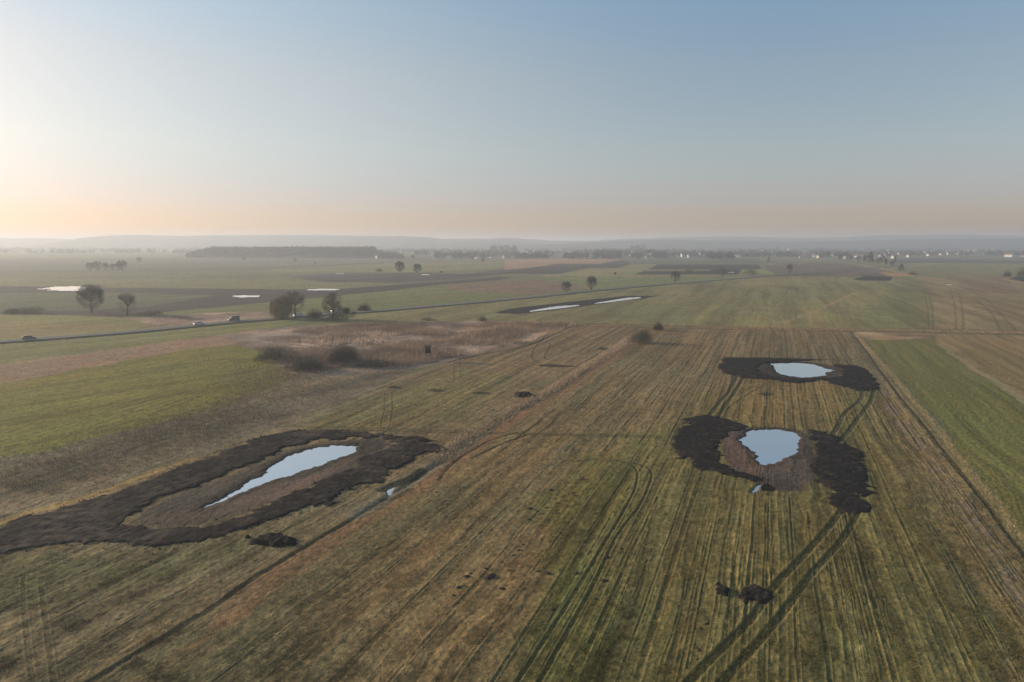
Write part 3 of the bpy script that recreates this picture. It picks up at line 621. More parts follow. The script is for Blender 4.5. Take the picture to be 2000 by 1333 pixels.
def on_road(px, py, lane):
    x, y = G(px, py); i = int(np.argmin(np.hypot(ROAD_W[:, 0] - x, ROAD_W[:, 1] - y)))
    d = ROAD_D[i] / np.hypot(*ROAD_D[i]); n = np.array([d[1], -d[0]]); p = ROAD_W[i] + n * lane
    return p[0], p[1], math.atan2(d[1], d[0])

# ------------------------------------------------------------------ hills
def hills():
    mats = mat_simple('wooded hills', (.022, .032, .042), noise=.5, scale=.004)
    layers = [
        (5300, [(-900, 462), (-500, 458), (-200, 464), (0, 462.5), (22, 466.5), (100, 465.3), (180, 469.5), (260, 468), (700, 468), (960, 466), (1000, 464.5), (1060, 470), (1150, 471), (1200, 467.5), (1300, 464.5), (1400, 462), (1480, 463), (1550, 465), (1640, 463.5), (1700, 460), (1850, 458.5), (2000, 461), (2300, 460), (2900, 463)]),
        (4600, [(120, 482), (170, 472), (190, 466), (215, 461), (250, 459.2), (330, 459.8), (345, 462), (365, 462), (400, 460), (620, 459), (700, 461), (800, 461.5), (860, 466), (910, 470), (960, 469), (1000, 470), (1040, 475), (1100, 481)]),
        (4000, [(900, 479), (1100, 477), (1180, 472), (1240, 470), (1300, 469), (1420, 470), (1520, 472), (1640, 471), (1760, 468), (1900, 466), (2050, 467), (2300, 466), (2900, 470)])]
    V_, F_ = [], []
    for D, prof in layers:
        px = np.arange(prof[0][0], prof[-1][0] + 1, 6.0); py = np.interp(px, [p[0] for p in prof], [p[1] for p in prof])
        ps = np.convolve(np.pad(py, 3, 'edge'), np.ones(7) / 7, 'valid'); py = ps
        u = (px - 1000) / FPX; n = len(px)
        el = PITCH - np.arctan((py - 666.5) / FPX * -1)          # angle below the horizon
        top = H - D * np.tan(el)
        tx = np.maximum(top + (fbm(px / 7, px * 0 + D, 3, 5) - .5) * 4, -3)
        b0 = len(V_); prof2 = [(-.17, -3, 0), (-.11, 0, .32), (-.06, 0, .78), (0, 0, 1.0), (.08, 0, .6), (.12, -3, 0)]
        for f, zo, k in prof2:
            for i in range(n):
                Y = D * (1 + f); V_.append((u[i] * D + 30 * math.sin(i * .7 + f * 30), Y + (25 * math.sin(i * .31) if k < 1 else 0), (tx[i] * k if k else zo)))
        for j in range(len(prof2) - 1):
            for i in range(n - 1): F_.append((b0 + j * n + i, b0 + j * n + i + 1, b0 + (j + 1) * n + i + 1, b0 + (j + 1) * n + i))
    o = mesh_obj('hills', V_, F_, mats, smooth=True); o['kind'] = 'structure'
hills()

# ------------------------------------------------------------------ trees
def mat_leafy(name, col, var=.35, scale=.6):
    return mat_simple(name, col, rough=.95, noise=var, scale=scale, spec=.1)
M_TRUNK = mat_simple('bark', (.075, .060, .048), noise=.35, scale=3)
M_TWIG = mat_leafy('bare twigs', (.105, .085, .066))
M_TWIG_DARK = mat_leafy('dark twigs', (.062, .054, .044))
M_TWIG_RED = mat_leafy('reddish twigs', (.125, .095, .075))
M_WILLOW = mat_leafy('willow twigs', (.25, .19, .10))
M_BIRCH = mat_leafy('birch twigs', (.15, .115, .085))
M_NEEDLE = mat_leafy('needles', (.030, .044, .026))
M_SHRUB = mat_leafy('shrub twigs', (.105, .096, .074))
class TB:
    def __init__(s): s.v = []; s.f = []
    def tube(s, a, b, ra, rb, n=5):
        a = Vector(a); b = Vector(b); d = (b - a).normalized(); u = d.orthogonal().normalized(); w_ = d.cross(u); k = len(s.v)
        for p, r in ((a, ra), (b, rb)):
            for j in range(n):
                t = j * math.tau / n; s.v.append(tuple(p + u * r * math.cos(t) + w_ * r * math.sin(t)))
        for j in range(n): s.f.append((k + j, k + (j + 1) % n, k + n + (j + 1) % n, k + n + j))
    def sliver(s, p, d, L, w_, rr):
        p = Vector(p); d = Vector(d).normalized(); u = d.cross(Vector((rr.gauss(0, 1), rr.gauss(0, 1), rr.gauss(0, 1))))
        if u.length < 1e-4: u = d.orthogonal()
        u.normalize(); k = len(s.v); s.v += [tuple(p - u * w_), tuple(p + u * w_), tuple(p + d * L)]; s.f.append((k, k + 1, k + 2))
def tree(name, h, wd, seed, twig, kind='broad', dens=1.0, tw=.055):
    """a bare tree: forking trunk and limbs, sprays of twigs at their ends"""
    rr = random.Random(seed); T, Cn = TB(), TB()
    r0 = h * .022 + .08; lean = .16 if kind == 'willow' else rr.uniform(-.03, .03)
    fork = {'broad': .24, 'willow': .3, 'sparse': .3, 'birch': .12}[kind] * h
    def inside(p):      # crown envelope, 0 centre .. 1 surface
        zc = h * (.57 if kind in ('broad', 'sparse') else .52); rz = h - zc if kind != 'birch' else h * .5
        q = max(wd / 2, .1)
        if kind == 'birch':
            f = (p.z - h * .05) / (h * .95); q = wd / 2 * (1.15 * math.sin(math.pi * min(max(f, 0.02), .98) ** .75) + .12)
            return (math.hypot(p.x, p.y) / q) if 0 < f < 1 else 2
        return math.sqrt((p.x / q) ** 2 + (p.y / q) ** 2 + ((p.z - zc) / (rz if p.z > zc else h * .46)) ** 2)
    def grow(p, d, L, r, lev):
        n = 3; q = Vector(p)
        for i in range(n):
            d2 = (d + Vector((rr.gauss(0, .12), rr.gauss(0, .12), .06 if kind != 'willow' or lev < 2 else -.1))).normalized()
            e = q + d2 * (L / n); (T if lev < 2 else Cn).tube(q, e, r * (1 - .25 * i / n), r * (1 - .25 * (i + 1) / n), 5 if lev < 2 else 3); q = e; d = d2
            if lev >= 2 or (lev == 1 and i > 0): spray(q, d, lev)
            if lev >= 1 and lev < 3 and inside(q) < 1.0:
                b = (d + Vector((rr.gauss(0, .8), rr.gauss(0, .8), rr.uniform(-.1, .6)))).normalized(); grow(q, b, L * .62, r * .55, lev + 1)
        if lev < 3:
            for k in range(2 if lev else 7):
                a = k * math.tau / 7 + rr.uniform(-.3, .3)
                if lev == 0: b = Vector((math.cos(a) * .8, math.sin(a) * .8, rr.uniform(.45, 1.5))).normalized(); grow(q, b, h * .30, r * .6, 1)
                else: grow(q, (d + Vector((rr.gauss(0, .6), rr.gauss(0, .6), rr.uniform(0, .5)))).normalized(), L * .68, r * .6, lev + 1)
    def spray(q, d, lev):
        m = int(rr.uniform(1, 4) * dens)
        for _ in range(m):
            o = q + Vector((rr.gauss(0, .05 * wd), rr.gauss(0, .05 * wd), rr.gauss(0, .04 * h)))
            if inside(o) > 1.04 + rr.uniform(-.12, .08): continue
            if kind == 'willow': Cn.sliver(o, (rr.gauss(0, .15), rr.gauss(0, .15), -1), rr.uniform(1.6, 4.2), tw * 1.2, rr)
            else: Cn.sliver(o, d + Vector((rr.gauss(0, .7), rr.gauss(0, .7), rr.uniform(-.1, .7))), rr.uniform(.5, 1.5), tw, rr)
    base = Vector((0, 0, -.2)); top = Vector((lean * fork * 3, 0, fork)); T.tube(base, top, r0 * 1.25, r0, 8)
    if kind == 'birch':
        for i in range(8):
            z0 = fork + (h * .92 - fork) * i / 8; z1 = fork + (h * .92 - fork) * (i + 1) / 8; T.tube((0, 0, z0), (0, 0, z1), r0 * (1 - i / 8.5), r0 * (1 - (i + 1) / 8.5))
            for k in range(4):
                a = rr.uniform(0, math.tau); grow(Vector((0, 0, z0)), Vector((math.cos(a), math.sin(a), .9)).normalized(), max(.6, wd * .33 * (1.2 - i / 8)), r0 * .3, 2)
    else: grow(top, Vector((lean * 2, 0, 1)).normalized(), h * .16, r0 * .95, 0)
    n_fill = int(dens * 26 * h * max(wd, 2) * 1.3)
    for _ in range(n_fill):
        a = rr.uniform(0, math.tau); b = rr.uniform(-1, 1); q = rr.uniform(.35, 1.0) ** .5; zc = h * .57
        p = Vector((math.cos(a) * math.sqrt(1 - b * b) * wd / 2 * q, math.sin(a) * math.sqrt(1 - b * b) * wd / 2 * q, zc + b * q * (h - zc if b > 0 else h * .46)))
        if inside(p) > 1 or vnoise(np.array([p.x * .55 + seed]), np.array([p.z * .55 + p.y * .4]), 3)[0] < .37: continue
        if kind == 'willow': Cn.sliver(p, (rr.gauss(0, .15), rr.gauss(0, .15), -1), rr.uniform(2.0, 5.5), tw, rr)
        else: Cn.sliver(p, p - Vector((0, 0, h * .3)) + Vector((rr.gauss(0, 1), rr.gauss(0, 1), rr.gauss(0, 1))) * 2, rr.uniform(.5, 1.4), tw, rr)
    root = empty(name, (0, 0, 0)); mesh_obj('trunk', T.v, T.f, M_TRUNK, root); mesh_obj('crown', Cn.v, Cn.f, twig, root)
    return root
def bush(name, h, wd, dp, seed, twig, n=1800, lobes=5, tw=.05):
    rr = random.Random(seed); Cn, T = TB(), TB(); L = []
    for i in range(lobes):
        L.append((rr.uniform(-.32, .32) * wd, rr.uniform(-.3, .3) * dp, rr.uniform(.55, 1.0) * h, rr.uniform(.30, .5) * wd * (1 if lobes > 1 else 1.1)))
    L[0] = (0, 0, h, wd * .46)
    for i in range(n):
        x, y, z, r = L[rr.randrange(lobes)]; a = rr.uniform(0, math.tau); b = math.acos(rr.uniform(.05, 1))
        dv = Vector((math.sin(b) * math.cos(a) * r, math.sin(b) * math.sin(a) * r * dp / wd, math.cos(b) * z)); q = rr.uniform(.25, 1) ** .6 * (1 + rr.gauss(0, .05))
        p = Vector((x, y, 0)) + dv * q; p.z = max(p.z, .05)
        Cn.sliver(p, dv.normalized() + Vector((rr.gauss(0, .35), rr.gauss(0, .35), rr.uniform(-.1, .4))), rr.uniform(.4, 1.1) * max(.5, h / 5), tw, rr)
    for i in range(14):
        x, y, z, r = L[rr.randrange(lobes)]; a = rr.uniform(0, math.tau); T.tube((x * .5, y * .5, -.1), (x + math.cos(a) * r * .5, y + math.sin(a) * r * .5, z * .7), .07, .03, 4)
    root = empty(name, (0, 0, 0)); mesh_obj('stems', T.v, T.f, M_TRUNK, root); mesh_obj('crown', Cn.v, Cn.f, twig, root); return root
def conifer(name, h, wd, seed, n=1500):
    rr = random.Random(seed); Cn, T = TB(), TB(); T.tube((0, 0, -.2), (0, 0, h * .95), .22, .04, 6)
    for i in range(n):
        f = rr.random() ** .8; z = h * (.08 + .92 * f); r = wd / 2 * (1 - f) ** .8 * rr.uniform(.2, 1.05); a = rr.uniform(0, math.tau)
        Cn.sliver((r * math.cos(a), r * math.sin(a), z), (math.cos(a), math.sin(a), rr.uniform(-.5, .3)), rr.uniform(.5, 1.2), .14, rr)
    root = empty(name, (0, 0, 0)); mesh_obj('trunk', T.v, T.f, M_TRUNK, root); mesh_obj('crown', Cn.v, Cn.f, M_NEEDLE, root); return root
def place(root, px, py, label, cat, rz=0, group=None, s=1.0):
    x, y = G(px, py); root.location = (x, y, 0); root.rotation_euler = (0, 0, rz); root.scale = (s,) * 3; tag(root, label, cat, group); return root
def sz(py, n): return n * px_size(py) * 1.0
def T_(kind, px, py, hp, wp, label, twig, seed, dens=1.0, tw=None, group=None):
    h = sz(py, hp); wd = sz(py, wp); d = float(G(px, py)[1]); tw = tw or max(.03, d * 1.1e-4)
    if kind == 'bush': r = bush('bare_bush', h, wd, wd * .9, seed, twig, n=int(2100 * dens), tw=tw); cat = 'bush'
    elif kind == 'conifer': r = conifer('conifer_tree', h, wd, seed, int(1200 * dens)); cat = 'tree'
    else: r = tree('willow_tree' if kind == 'willow' else 'bare_tree', h, wd, seed, twig, kind, dens, tw); cat = 'tree'
    return place(r, px, py, label, cat, group=group)
T_('broad', 180, 612, 56, 47, 'large round bare tree standing alone at the edge of the ploughed land, left side', M_TWIG_DARK, 1, 1.5)
T_('broad', 249, 617, 44, 34, 'thin see-through bare tree just right of the big round tree', M_TWIG, 2, .5)
T_('bush', 23, 612, 11, 26, 'smaller dark bush at the far left beyond the meadow', M_TWIG_DARK, 3, .8)
T_('bush', 59, 613, 17, 52, 'wide dark bush with a long tail, second from the left edge', M_TWIG_DARK, 4, 1.3)
T_('bush', 296, 616, 11, 36, 'low wide bush at the tip of the dark field left of the willow', M_TWIG_DARK, 5, .8)
T_('willow', 550, 623, 47, 44, 'yellowish weeping willow with a leaning trunk by the road', M_WILLOW, 6, 1.4)
T_('sparse', 577, 621, 52, 36, 'tall thin bare tree between the willow and the white car', M_TWIG_RED, 7, .8)
T_('bush', 620, 623, 20, 30, 'dense round dark bush right of the white car on the road', M_TWIG_DARK, 8, 1.6)
T_('birch', 651, 624, 54, 40, 'tall cone-shaped brownish bare tree rising above the roadside bushes', M_BIRCH, 9, 1.5)
T_('bush', 652, 626, 15, 44, 'low dark undergrowth at the foot of the tall cone-shaped tree', M_TWIG_DARK, 10, 1.2)
T_('broad', 678, 625, 23, 36, 'short spreading tree with a thick trunk right of the cone-shaped tree', M_TWIG_DARK, 11, .9)
T_('bush', 714, 608, 17, 22, 'round bush standing alone beyond the road', M_TWIG_DARK, 12, 1.4)
T_('broad', 781, 533, 22, 18, 'taller of two round trees on the field edge in mid distance', M_TWIG_DARK, 13, 1.0)
T_('broad', 815, 534, 18, 17, 'shorter and rounder of two trees on the field edge in mid distance', M_TWIG_DARK, 14, 1.0)
T_('bush', 738, 531, 7, 14, 'small bush left of the two round trees in mid distance', M_TWIG_DARK, 15, .5)
T_('bush', 862, 533, 4, 7, 'tiny bush right of the two round trees in mid distance', M_TWIG_DARK, 16, .3)
T_('broad', 1106, 572, 21, 20, 'left and lower one of two reddish round trees by the middle road', M_TWIG_RED, 17, 1.0)
T_('broad', 1155, 568, 28, 19, 'right and taller one of two reddish trees by the middle road', M_TWIG_RED, 18, 1.3)
T_('bush', 1202, 537, 7, 6, 'tiny dark bush beyond the pale farm track', M_TWIG_DARK, 19, .3)
T_('sparse', 1318, 553, 22, 20, 'sparse forked bare tree on the road beyond the long ponds', M_TWIG_DARK, 20, .6)
T_('bush', 1347, 536, 13, 16, 'bushy shrub at the left end of the black ploughed plots', M_TWIG, 21, .5)
T_('bush', 1408, 536, 13, 34, 'wide hedge clump in front of the black ploughed plots', M_TWIG, 22, .8)
T_('sparse', 1411, 541, 17, 12, 'thin pale tree standing at the pale track by the black plots', M_TWIG, 23, .4)
T_('bush', 1470, 537, 14, 32, 'reddish thicket on the small green patch by the black plots', M_TWIG_RED, 24, .7)
T_('conifer', 1501, 515, 13, 7, 'small dark conifer alone in the field before the village', M_NEEDLE, 25, .6)
T_('sparse', 1541, 536, 19, 12, 'thin bare tree in the striped brown field', M_TWIG, 26, .5)
T_('conifer', 1760, 531, 15, 14, 'dark green conifer left of the reddish shrub on the right', M_NEEDLE, 27, .9)
T_('bush', 1786, 538, 11, 17, 'reddish shrub just right of the dark green conifer', M_TWIG_RED, 28, .6)
T_('bush', 1966, 541, 13, 12, 'small round tree-like bush at the right by the field track', M_TWIG_DARK, 29, .7)
T_('bush', 1997, 541, 18, 20, 'dark bush cut by the right edge of the view', M_TWIG_DARK, 30, .8)
T_('bush', 552, 703, 27, 74, 'broad grey-green willow scrub at the corner of the green meadow', M_SHRUB, 31, 3.2)
T_('bush', 604, 724, 28, 64, 'nearest rounded willow scrub of the reed bed thicket', M_SHRUB, 32, 3.0)
T_('bush', 670, 712, 38, 66, 'tallest willow scrub of the reed bed thicket, on its right', M_SHRUB, 33, 3.4)
T_('bush', 738, 716, 14, 80, 'low dark scrub trailing right of the thicket toward the hunting stand', M_SHRUB, 34, 1.8)
T_('bush', 941, 628, 11, 20, 'small bush at the left tip of the long dark trench', M_TWIG_DARK, 35, .6)
T_('bush', 836, 627, 8, 30, 'low scrub in the reeds below the road', M_TWIG, 36, .5)
T_('bush', 1250, 670, 29, 42, 'grey willow bush casting a shadow at the corner of the stubble field', M_SHRUB, 37, 1.5)
T_('bush', 1285, 645, 17, 22, 'reddish bush on the cross ditch behind the grey willow bush', M_TWIG_RED, 38, 1.2)
# far rows of trees, every one on its own
far_tree = tree('bare_tree', 12, 11, 50, M_TWIG_DARK, 'broad', .28, .13); far_pop = tree('bare_tree', 15, 5, 51, M_TWIG_DARK, 'birch', .7, .16)
far_con = conifer('conifer_tree', 13, 6, 52, 700)
proto_used = {}
def far_place(src, px, py, hp, label, group, wf=1.0, base=12.0):
    x, y = G(px, py); s_ = sz(py, hp) / base
    if src.name not in proto_used:
        proto_used[src.name] = 1; src.location = (x, y, 0); src.scale = (s_ * wf, s_ * wf, s_); src['label'] = label; src['category'] = 'tree'; src['group'] = group; return src
    o = copy_thing(src, (x, y, 0), random.uniform(0, 6), (s_ * wf, s_ * wf, s_), label, group); o['category'] = 'tree'; return o
for px, hp, wf, lab in ((176, 16, 1, 'leftmost'), (191, 19, .95, 'second from the left'), (207, 16, .8, 'third from the left'), (220, 14, .8, 'fourth from the left'), (232, 16, .9, 'fifth from the left'), (239, 21, 1.0, 'tallest and rightmost')):
    far_place(far_tree, px, 529, hp, lab + ' tree of the hazy row on the far left plain', 'row of hazy trees on the left plain', wf)
for px, py, hp, lab in ((272, 514, 11, 'faint lone tree in the haze above the left tree row'), (478, 511, 9, 'faint lone tree in front of the wooded ridge'), (577, 513, 8, 'tiny tree before the middle of the wooded ridge'), (615, 517, 5, 'tiny shrub-like tree below the wooded ridge'), (943, 514, 8, 'tiny lone tree on the pale field below the village'), (806, 507, 9, 'hazy tree in front of the village trees, right of the wood')):
    far_place(far_tree, px, py, hp, lab, 'lone trees far out on the plain')
for k, (px, py, hp) in enumerate(((1612, 504, 12), (1640, 509, 14), (1651, 508, 16), (1662, 510, 13), (1676, 512, 12), (1688, 513, 16), (1697, 514, 17), (1704, 515, 12), (1716, 517, 13), (1730, 519, 14), (1742, 521, 11), (1700, 513, 22), (1722, 514, 15), (1748, 513, 12))):
    far_place(far_pop if k % 2 else far_tree, px, py, hp, 'bare tree of the loose belt running down from the village on the right', 'belt of bare trees below the village on the right', 1.0, 15 if k % 2 else 12)
for px, py, hp, lab in ((1655, 512, 10, 'small dark conifer at the head of the tree belt'), (1751, 502, 9, 'dark conifer at the village edge above the green field'), (1371, 505, 12, 'tall dark conifer among the village houses in the middle'), (1383, 506, 10, 'shorter dark conifer beside the tall one among the village houses'), (1618, 504, 14, 'broad dark conifer at the right end of the white houses')):
    far_place(far_con, px, py, hp, lab, 'dark conifers near the village', 1.3, 13)

# distant woods and village greenery: one mass
def woods():
    rs = np.random.RandomState(9); P = []
    def crown(x, y, h, w_): P.append((x, y, h, w_))
    for _ in range(2600):                               # the wooded ridge
        px = rs.uniform(372, 748); f = (px - 372) / 50; dpt = rs.rand() ** 2 * 420
        y = 1670 + dpt + (18 if px > 720 else 0); hh = (27 * min(1, .35 + .65 * f) * (1 if px < 735 else .6)) * rs.uniform(.82, 1.03)
        crown((px - 1000) / FPX * y, y, hh, rs.uniform(7, 11))
    for x_a, x_b, y_a, y_b, n, h0, h1 in ((-500, 375, 2300, 3400, 900, 8, 17), (745, 1300, 1560, 3000, 1500, 7, 15), (1300, 1640, 1750, 3200, 900, 7, 14), (1640, 2500, 1950, 3300, 1500, 6, 13), (1380, 1430, 1500, 1600, 50, 11, 17), (1160, 1300, 1700, 2300, 200, 11, 20), (960, 1010, 2400, 2700, 60, 22, 34), (1230, 1260, 2600, 2900, 40, 22, 36), (-600, 2600, 2900, 4300, 1500, 8, 17)):
        for _ in range(n):
            y = y_a + (y_b - y_a) * rs.rand() ** 1.5; px = rs.uniform(x_a, x_b)
            if vnoise(np.array([px / 22.0]), np.array([y / 300.0]), 8)[0] < .38: continue
            crown((px - 1000) / FPX * y, y, rs.uniform(h0, h1), rs.uniform(6, 13) * (1.6 if y > 3300 else 1))
    Pn = np.array(P); n = len(Pn); K = 26
    a = rs.uniform(0, 6.283, (n, K)); b = rs.uniform(-.9, 1, (n, K)); q = rs.uniform(.55, 1.0, (n, K)); r = np.sqrt(1 - b * b)
    cx = Pn[:, None, 0] + np.cos(a) * r * q * Pn[:, None, 3] / 2; cy_ = Pn[:, None, 1] + np.sin(a) * r * q * Pn[:, None, 3] / 2
    cz = Pn[:, None, 2] * (.55 + b * q * .43); c = np.stack([cx, cy_, cz], -1).reshape(-1, 3); m = len(c)
    s_ = np.repeat(Pn[:, 3] * .19, K)[:, None]
    V_ = np.stack([c + rs.normal(size=(m, 3)) * s_, c + rs.normal(size=(m, 3)) * s_, c + rs.normal(size=(m, 3)) * s_], 1).reshape(-1, 3); V_[:, 2] = np.maximum(V_[:, 2], 0)
    o = np_mesh('distant_woods', V_, np.arange(m * 3).reshape(-1, 3), mat_simple('distant bare woods', (.038, .040, .040), noise=.4, scale=.02))
    tag(o, 'hazy belt of bare woods and village trees along the foot of the hills', 'wood', kind='stuff')
woods()

# ------------------------------------------------------------------ village
M_WALL = [mat_simple('white render', (.60, .60, .58), noise=.06), mat_simple('cream render', (.62, .56, .44), noise=.06), mat_simple('grey render', (.42, .41, .40), noise=.08)]
M_ROOF = [mat_simple('red tile roof', (.15, .095, .075), noise=.2), mat_simple('brown tile roof', (.12, .085, .065), noise=.2), mat_simple('grey roof', (.16, .165, .175), noise=.15)]
M_GLASS = mat_simple('dark window', (.03, .035, .04), rough=.2, noise=.1)
def house(L, W_, h, rh, wi, ri, chim=True):
    root = empty('village_house', (0, 0, 0)); a, b = L / 2, W_ / 2
    mesh_obj('wall', [(-a, -b, -.3), (a, -b, -.3), (a, b, -.3), (-a, b, -.3), (-a, -b, h), (a, -b, h), (a, b, h), (-a, b, h), (-a, 0, h + rh * .94), (a, 0, h + rh * .94)], [(0, 1, 5, 4), (2, 3, 7, 6), (1, 2, 6, 9, 5), (3, 0, 4, 8, 7)], M_WALL[wi], root)
    e = .5; z0 = h - e * rh / b; rv = []
    for sy in (-1, 1): rv += [(-a - e, sy * (b + e), z0), (a + e, sy * (b + e), z0), (a + e, 0, h + rh), (-a - e, 0, h + rh)]
    rv += [(x, y, z + .22) for x, y, z in rv]
    rf = mesh_obj('roof', rv, [(0, 1, 2, 3), (4, 7, 6, 5), (8, 9, 10, 11), (12, 15, 14, 13), (0, 8, 9, 1), (1, 9, 10, 2), (3, 11, 8, 0), (4, 12, 13, 5), (5, 13, 14, 6), (7, 15, 12, 4)], M_ROOF[ri], root)
    if chim:
        c = .35; x0 = a * .4; mesh_obj('chimney', [(x0 + i * c, .8 + j * c, z) for z in (h, h + rh + .7) for i, j in ((-1, -1), (1, -1), (1, 1), (-1, 1))], [(0, 1, 5, 4), (1, 2, 6, 5), (2, 3, 7, 6), (3, 0, 4, 7), (4, 5, 6, 7)], M_ROOF[0], rf)
    n = max(2, int(L / 3))
    for k in range(n):
        x = -a + L * (k + .5) / n
        for z in ([1.0] if h < 4 else [1.0, 3.6]):
            mesh_obj('window', [(x - .6, -b - .03, z), (x + .6, -b - .03, z), (x + .6, -b - .03, z + 1.3), (x - .6, -b - .03, z + 1.3), (x - .6, -b + .02, z), (x + .6, -b + .02, z), (x + .6, -b + .02, z + 1.3), (x - .6, -b + .02, z + 1.3)], [(0, 1, 2, 3), (0, 4, 5, 1), (3, 2, 6, 7), (0, 3, 7, 4), (1, 5, 6, 2)], M_GLASS, root)
    return root
KINDS = [(house(12, 9, 3.6, 4.2, 0, 0), 'white gabled house with a red tiled roof'), (house(15, 10, 6.0, 4.0, 0, 1), 'tall white house with a brown roof'), (house(11, 8.5, 3.4, 4.6, 1, 0), 'cream house with a steep red roof'), (house(26, 11, 4.5, 3.2, 2, 2, False), 'long grey farm building')]
hs = [(1120, 499), (1128, 502), (1145, 501), (1155, 502), (1165, 500), (1212, 498), (1235, 499), (1250, 501), (1265, 502), (1292, 496), (1062, 500), (1030, 501), (1008, 500), (1310, 498), (1325, 499), (1337, 500), (1355, 501), (1372, 500), (1393, 498), (1412, 500), (1448, 487), (1453, 487), (1462, 496), (1477, 496), (1501, 494), (1517, 495), (1545, 496), (1550, 497), (1556, 497), (1562, 495), (1573, 502), (1580, 497), (1590, 499), (1596, 500), (1601, 502), (1607, 499), (1655, 503), (1674, 500), (1722, 501), (1732, 500), (1746, 502), (1737, 489), (1755, 495), (1773, 495), (1797, 495), (1823, 495), (1833, 495), (1837, 496), (1843, 495), (1855, 496), (1867, 493), (1888, 495), (1930, 494), (1941, 488), (1950, 494), (1957, 493), (1975, 494), (1993, 494), (740, 502), (757, 501), (775, 501), (853, 503), (877, 503), (925, 502), (932, 503), (990, 502)]
rh_ = random.Random(21)
for _ in range(60): hs.append((rh_.uniform(1000, 2080), rh_.uniform(489, 500)))
for _ in range(12): hs.append((rh_.uniform(760, 1000), rh_.uniform(494, 503)))
ZONES = ((960, 'hazy village, right of the wood'), (1300, 'middle of the village'), (1640, 'village above the black plots'), (1800, 'village above the tree belt'), (9999, 'village at the far right'))
used_k = {}
for px, py in hs:
    k = rh_.choices((0, 1, 2, 3), (5, 3, 3, 1.4))[0]; src, lab = KINDS[k]; x, y = G(px, py + 3); s_ = rh_.uniform(.9, 1.25) * (1.25 if py < 492 else 1)
    zone = next(z for q, z in ZONES if px < q); L_ = lab + ' in the ' + zone; gname = lab + 's in the ' + zone; rz = rh_.choice((.5, 1.9, 2.6, .1)) + rh_.uniform(-.3, .3)
    if k not in used_k: used_k[k] = 1; o = src; o.location = (x, y, 0); o.rotation_euler = (0, 0, rz); o.scale = (s_,) * 3
    else: o = copy_thing(src, (x, y, 0), rz, (s_,) * 3)
    o['label'] = L_; o['group'] = gname; o['category'] = 'house'
def church(px, py, hp, label):
    x, y = G(px, py); h = sz(py, hp); w_ = h * .11; root = empty('village_church', (x, y, 0), .4); tag(root, label, 'church')
    def box(n, x0, x1, y0, y1, z0, z1, m): return mesh_obj(n, [(a, b, c) for c in (z0, z1) for a, b in ((x0, y0), (x1, y0), (x1, y1), (x0, y1))], [(0, 1, 5, 4), (1, 2, 6, 5), (2, 3, 7, 6), (3, 0, 4, 7), (4, 5, 6, 7)], m, root)
    box('tower', -w_, w_, -w_, w_, -.3, h * .7, M_WALL[0]); k = w_ * 1.1
    mesh_obj('spire', [(-k, -k, h * .7), (k, -k, h * .7), (k, k, h * .7), (-k, k, h * .7), (0, 0, h)], [(0, 1, 4), (1, 2, 4), (2, 3, 4), (3, 0, 4), (3, 2, 1, 0)], M_ROOF[2], root)
    box('nave_wall', w_ * 1.02, w_ * 7, -w_ * 1.5, w_ * 1.5, -.3, h * .26, M_WALL[0])
    a, b, z0, z1 = w_ * 1.03, w_ * 7.2, h * .26, h * .44; c = w_ * 1.7
    mesh_obj('roof', [(a, -c, z0), (b, -c, z0), (b, c, z0), (a, c, z0), (a, 0, z1), (b, 0, z1)], [(0, 1, 5, 4), (2, 3, 4, 5), (1, 2, 5), (3, 0, 4), (3, 2, 1, 0)], M_ROOF[1], root)
church(1141, 501, 14, 'white church with a slim tower in the left middle of the village')
church(1235, 499, 13, 'white church with a tower and low nave, right of the first tower')
church(1539, 494, 11, 'slender white tower above the right half of the village')
o = copy_thing(KINDS[3][0], tuple(float(v) for v in G(1905, 499)) + (0,), -.35, (1.15, 1.3, 1.5), 'long bright cream hall catching the sun at the far right edge of the village'); del o['group']
for c in o.children:
    if c.name.startswith('wall'):
        c.data = c.data.copy(); c.data.materials[0] = M_WALL[1]

# ------------------------------------------------------------------ reeds and tufts
def tufts(name, pts, hmin, hmax, wd, blades, cols, seed, label=None, lean=.35, spread=.5, bright=1.4, hs=None):
    rs = np.random.RandomState(seed); n = len(pts); m = n * blades
    base = np.repeat(np.column_stack([pts, np.full(n, -.05)]), blades, 0); base[:, :2] += rs.normal(size=(m, 2)) * spread
    a = rs.uniform(0, 6.283, m); L = rs.uniform(hmin, hmax, m) * np.repeat(rs.uniform(.7, 1.2, n) * (1 if hs is None else hs), blades); sd = np.stack([np.cos(a), np.sin(a), 0 * a], 1) * (wd * rs.uniform(.6, 1.4, m))[:, None]
    tip = base + np.stack([rs.normal(size=m) * lean * L, rs.normal(size=m) * lean * L, L], 1)
    V_ = np.stack([base - sd, base + sd, tip], 1).reshape(-1, 3); F = np.arange(m * 3).reshape(-1, 3)
    c = np.repeat(cols, blades, 0) * bright * rs.uniform(.75, 1.3, (m, 1)); C = np.repeat(c, 3, 0)
    o = np_mesh(name, V_, F, M_TUFT, C); o['kind'] = 'stuff'
    if label: o['label'] = label
    return o
def mat_tuft():
    m = bpy.data.materials.new('dry blades'); m.use_nodes = True; t = m.node_tree; b = t.nodes['Principled BSDF']; b.inputs['Roughness'].default_value = .9; b.inputs['Specular IOR Level'].default_value = .1
    at = t.nodes.new('ShaderNodeVertexColor'); at.layer_name = 'albedo'; t.links.new(at.outputs['Color'], b.inputs['Base Color']); return m
M_TUFT = mat_tuft()
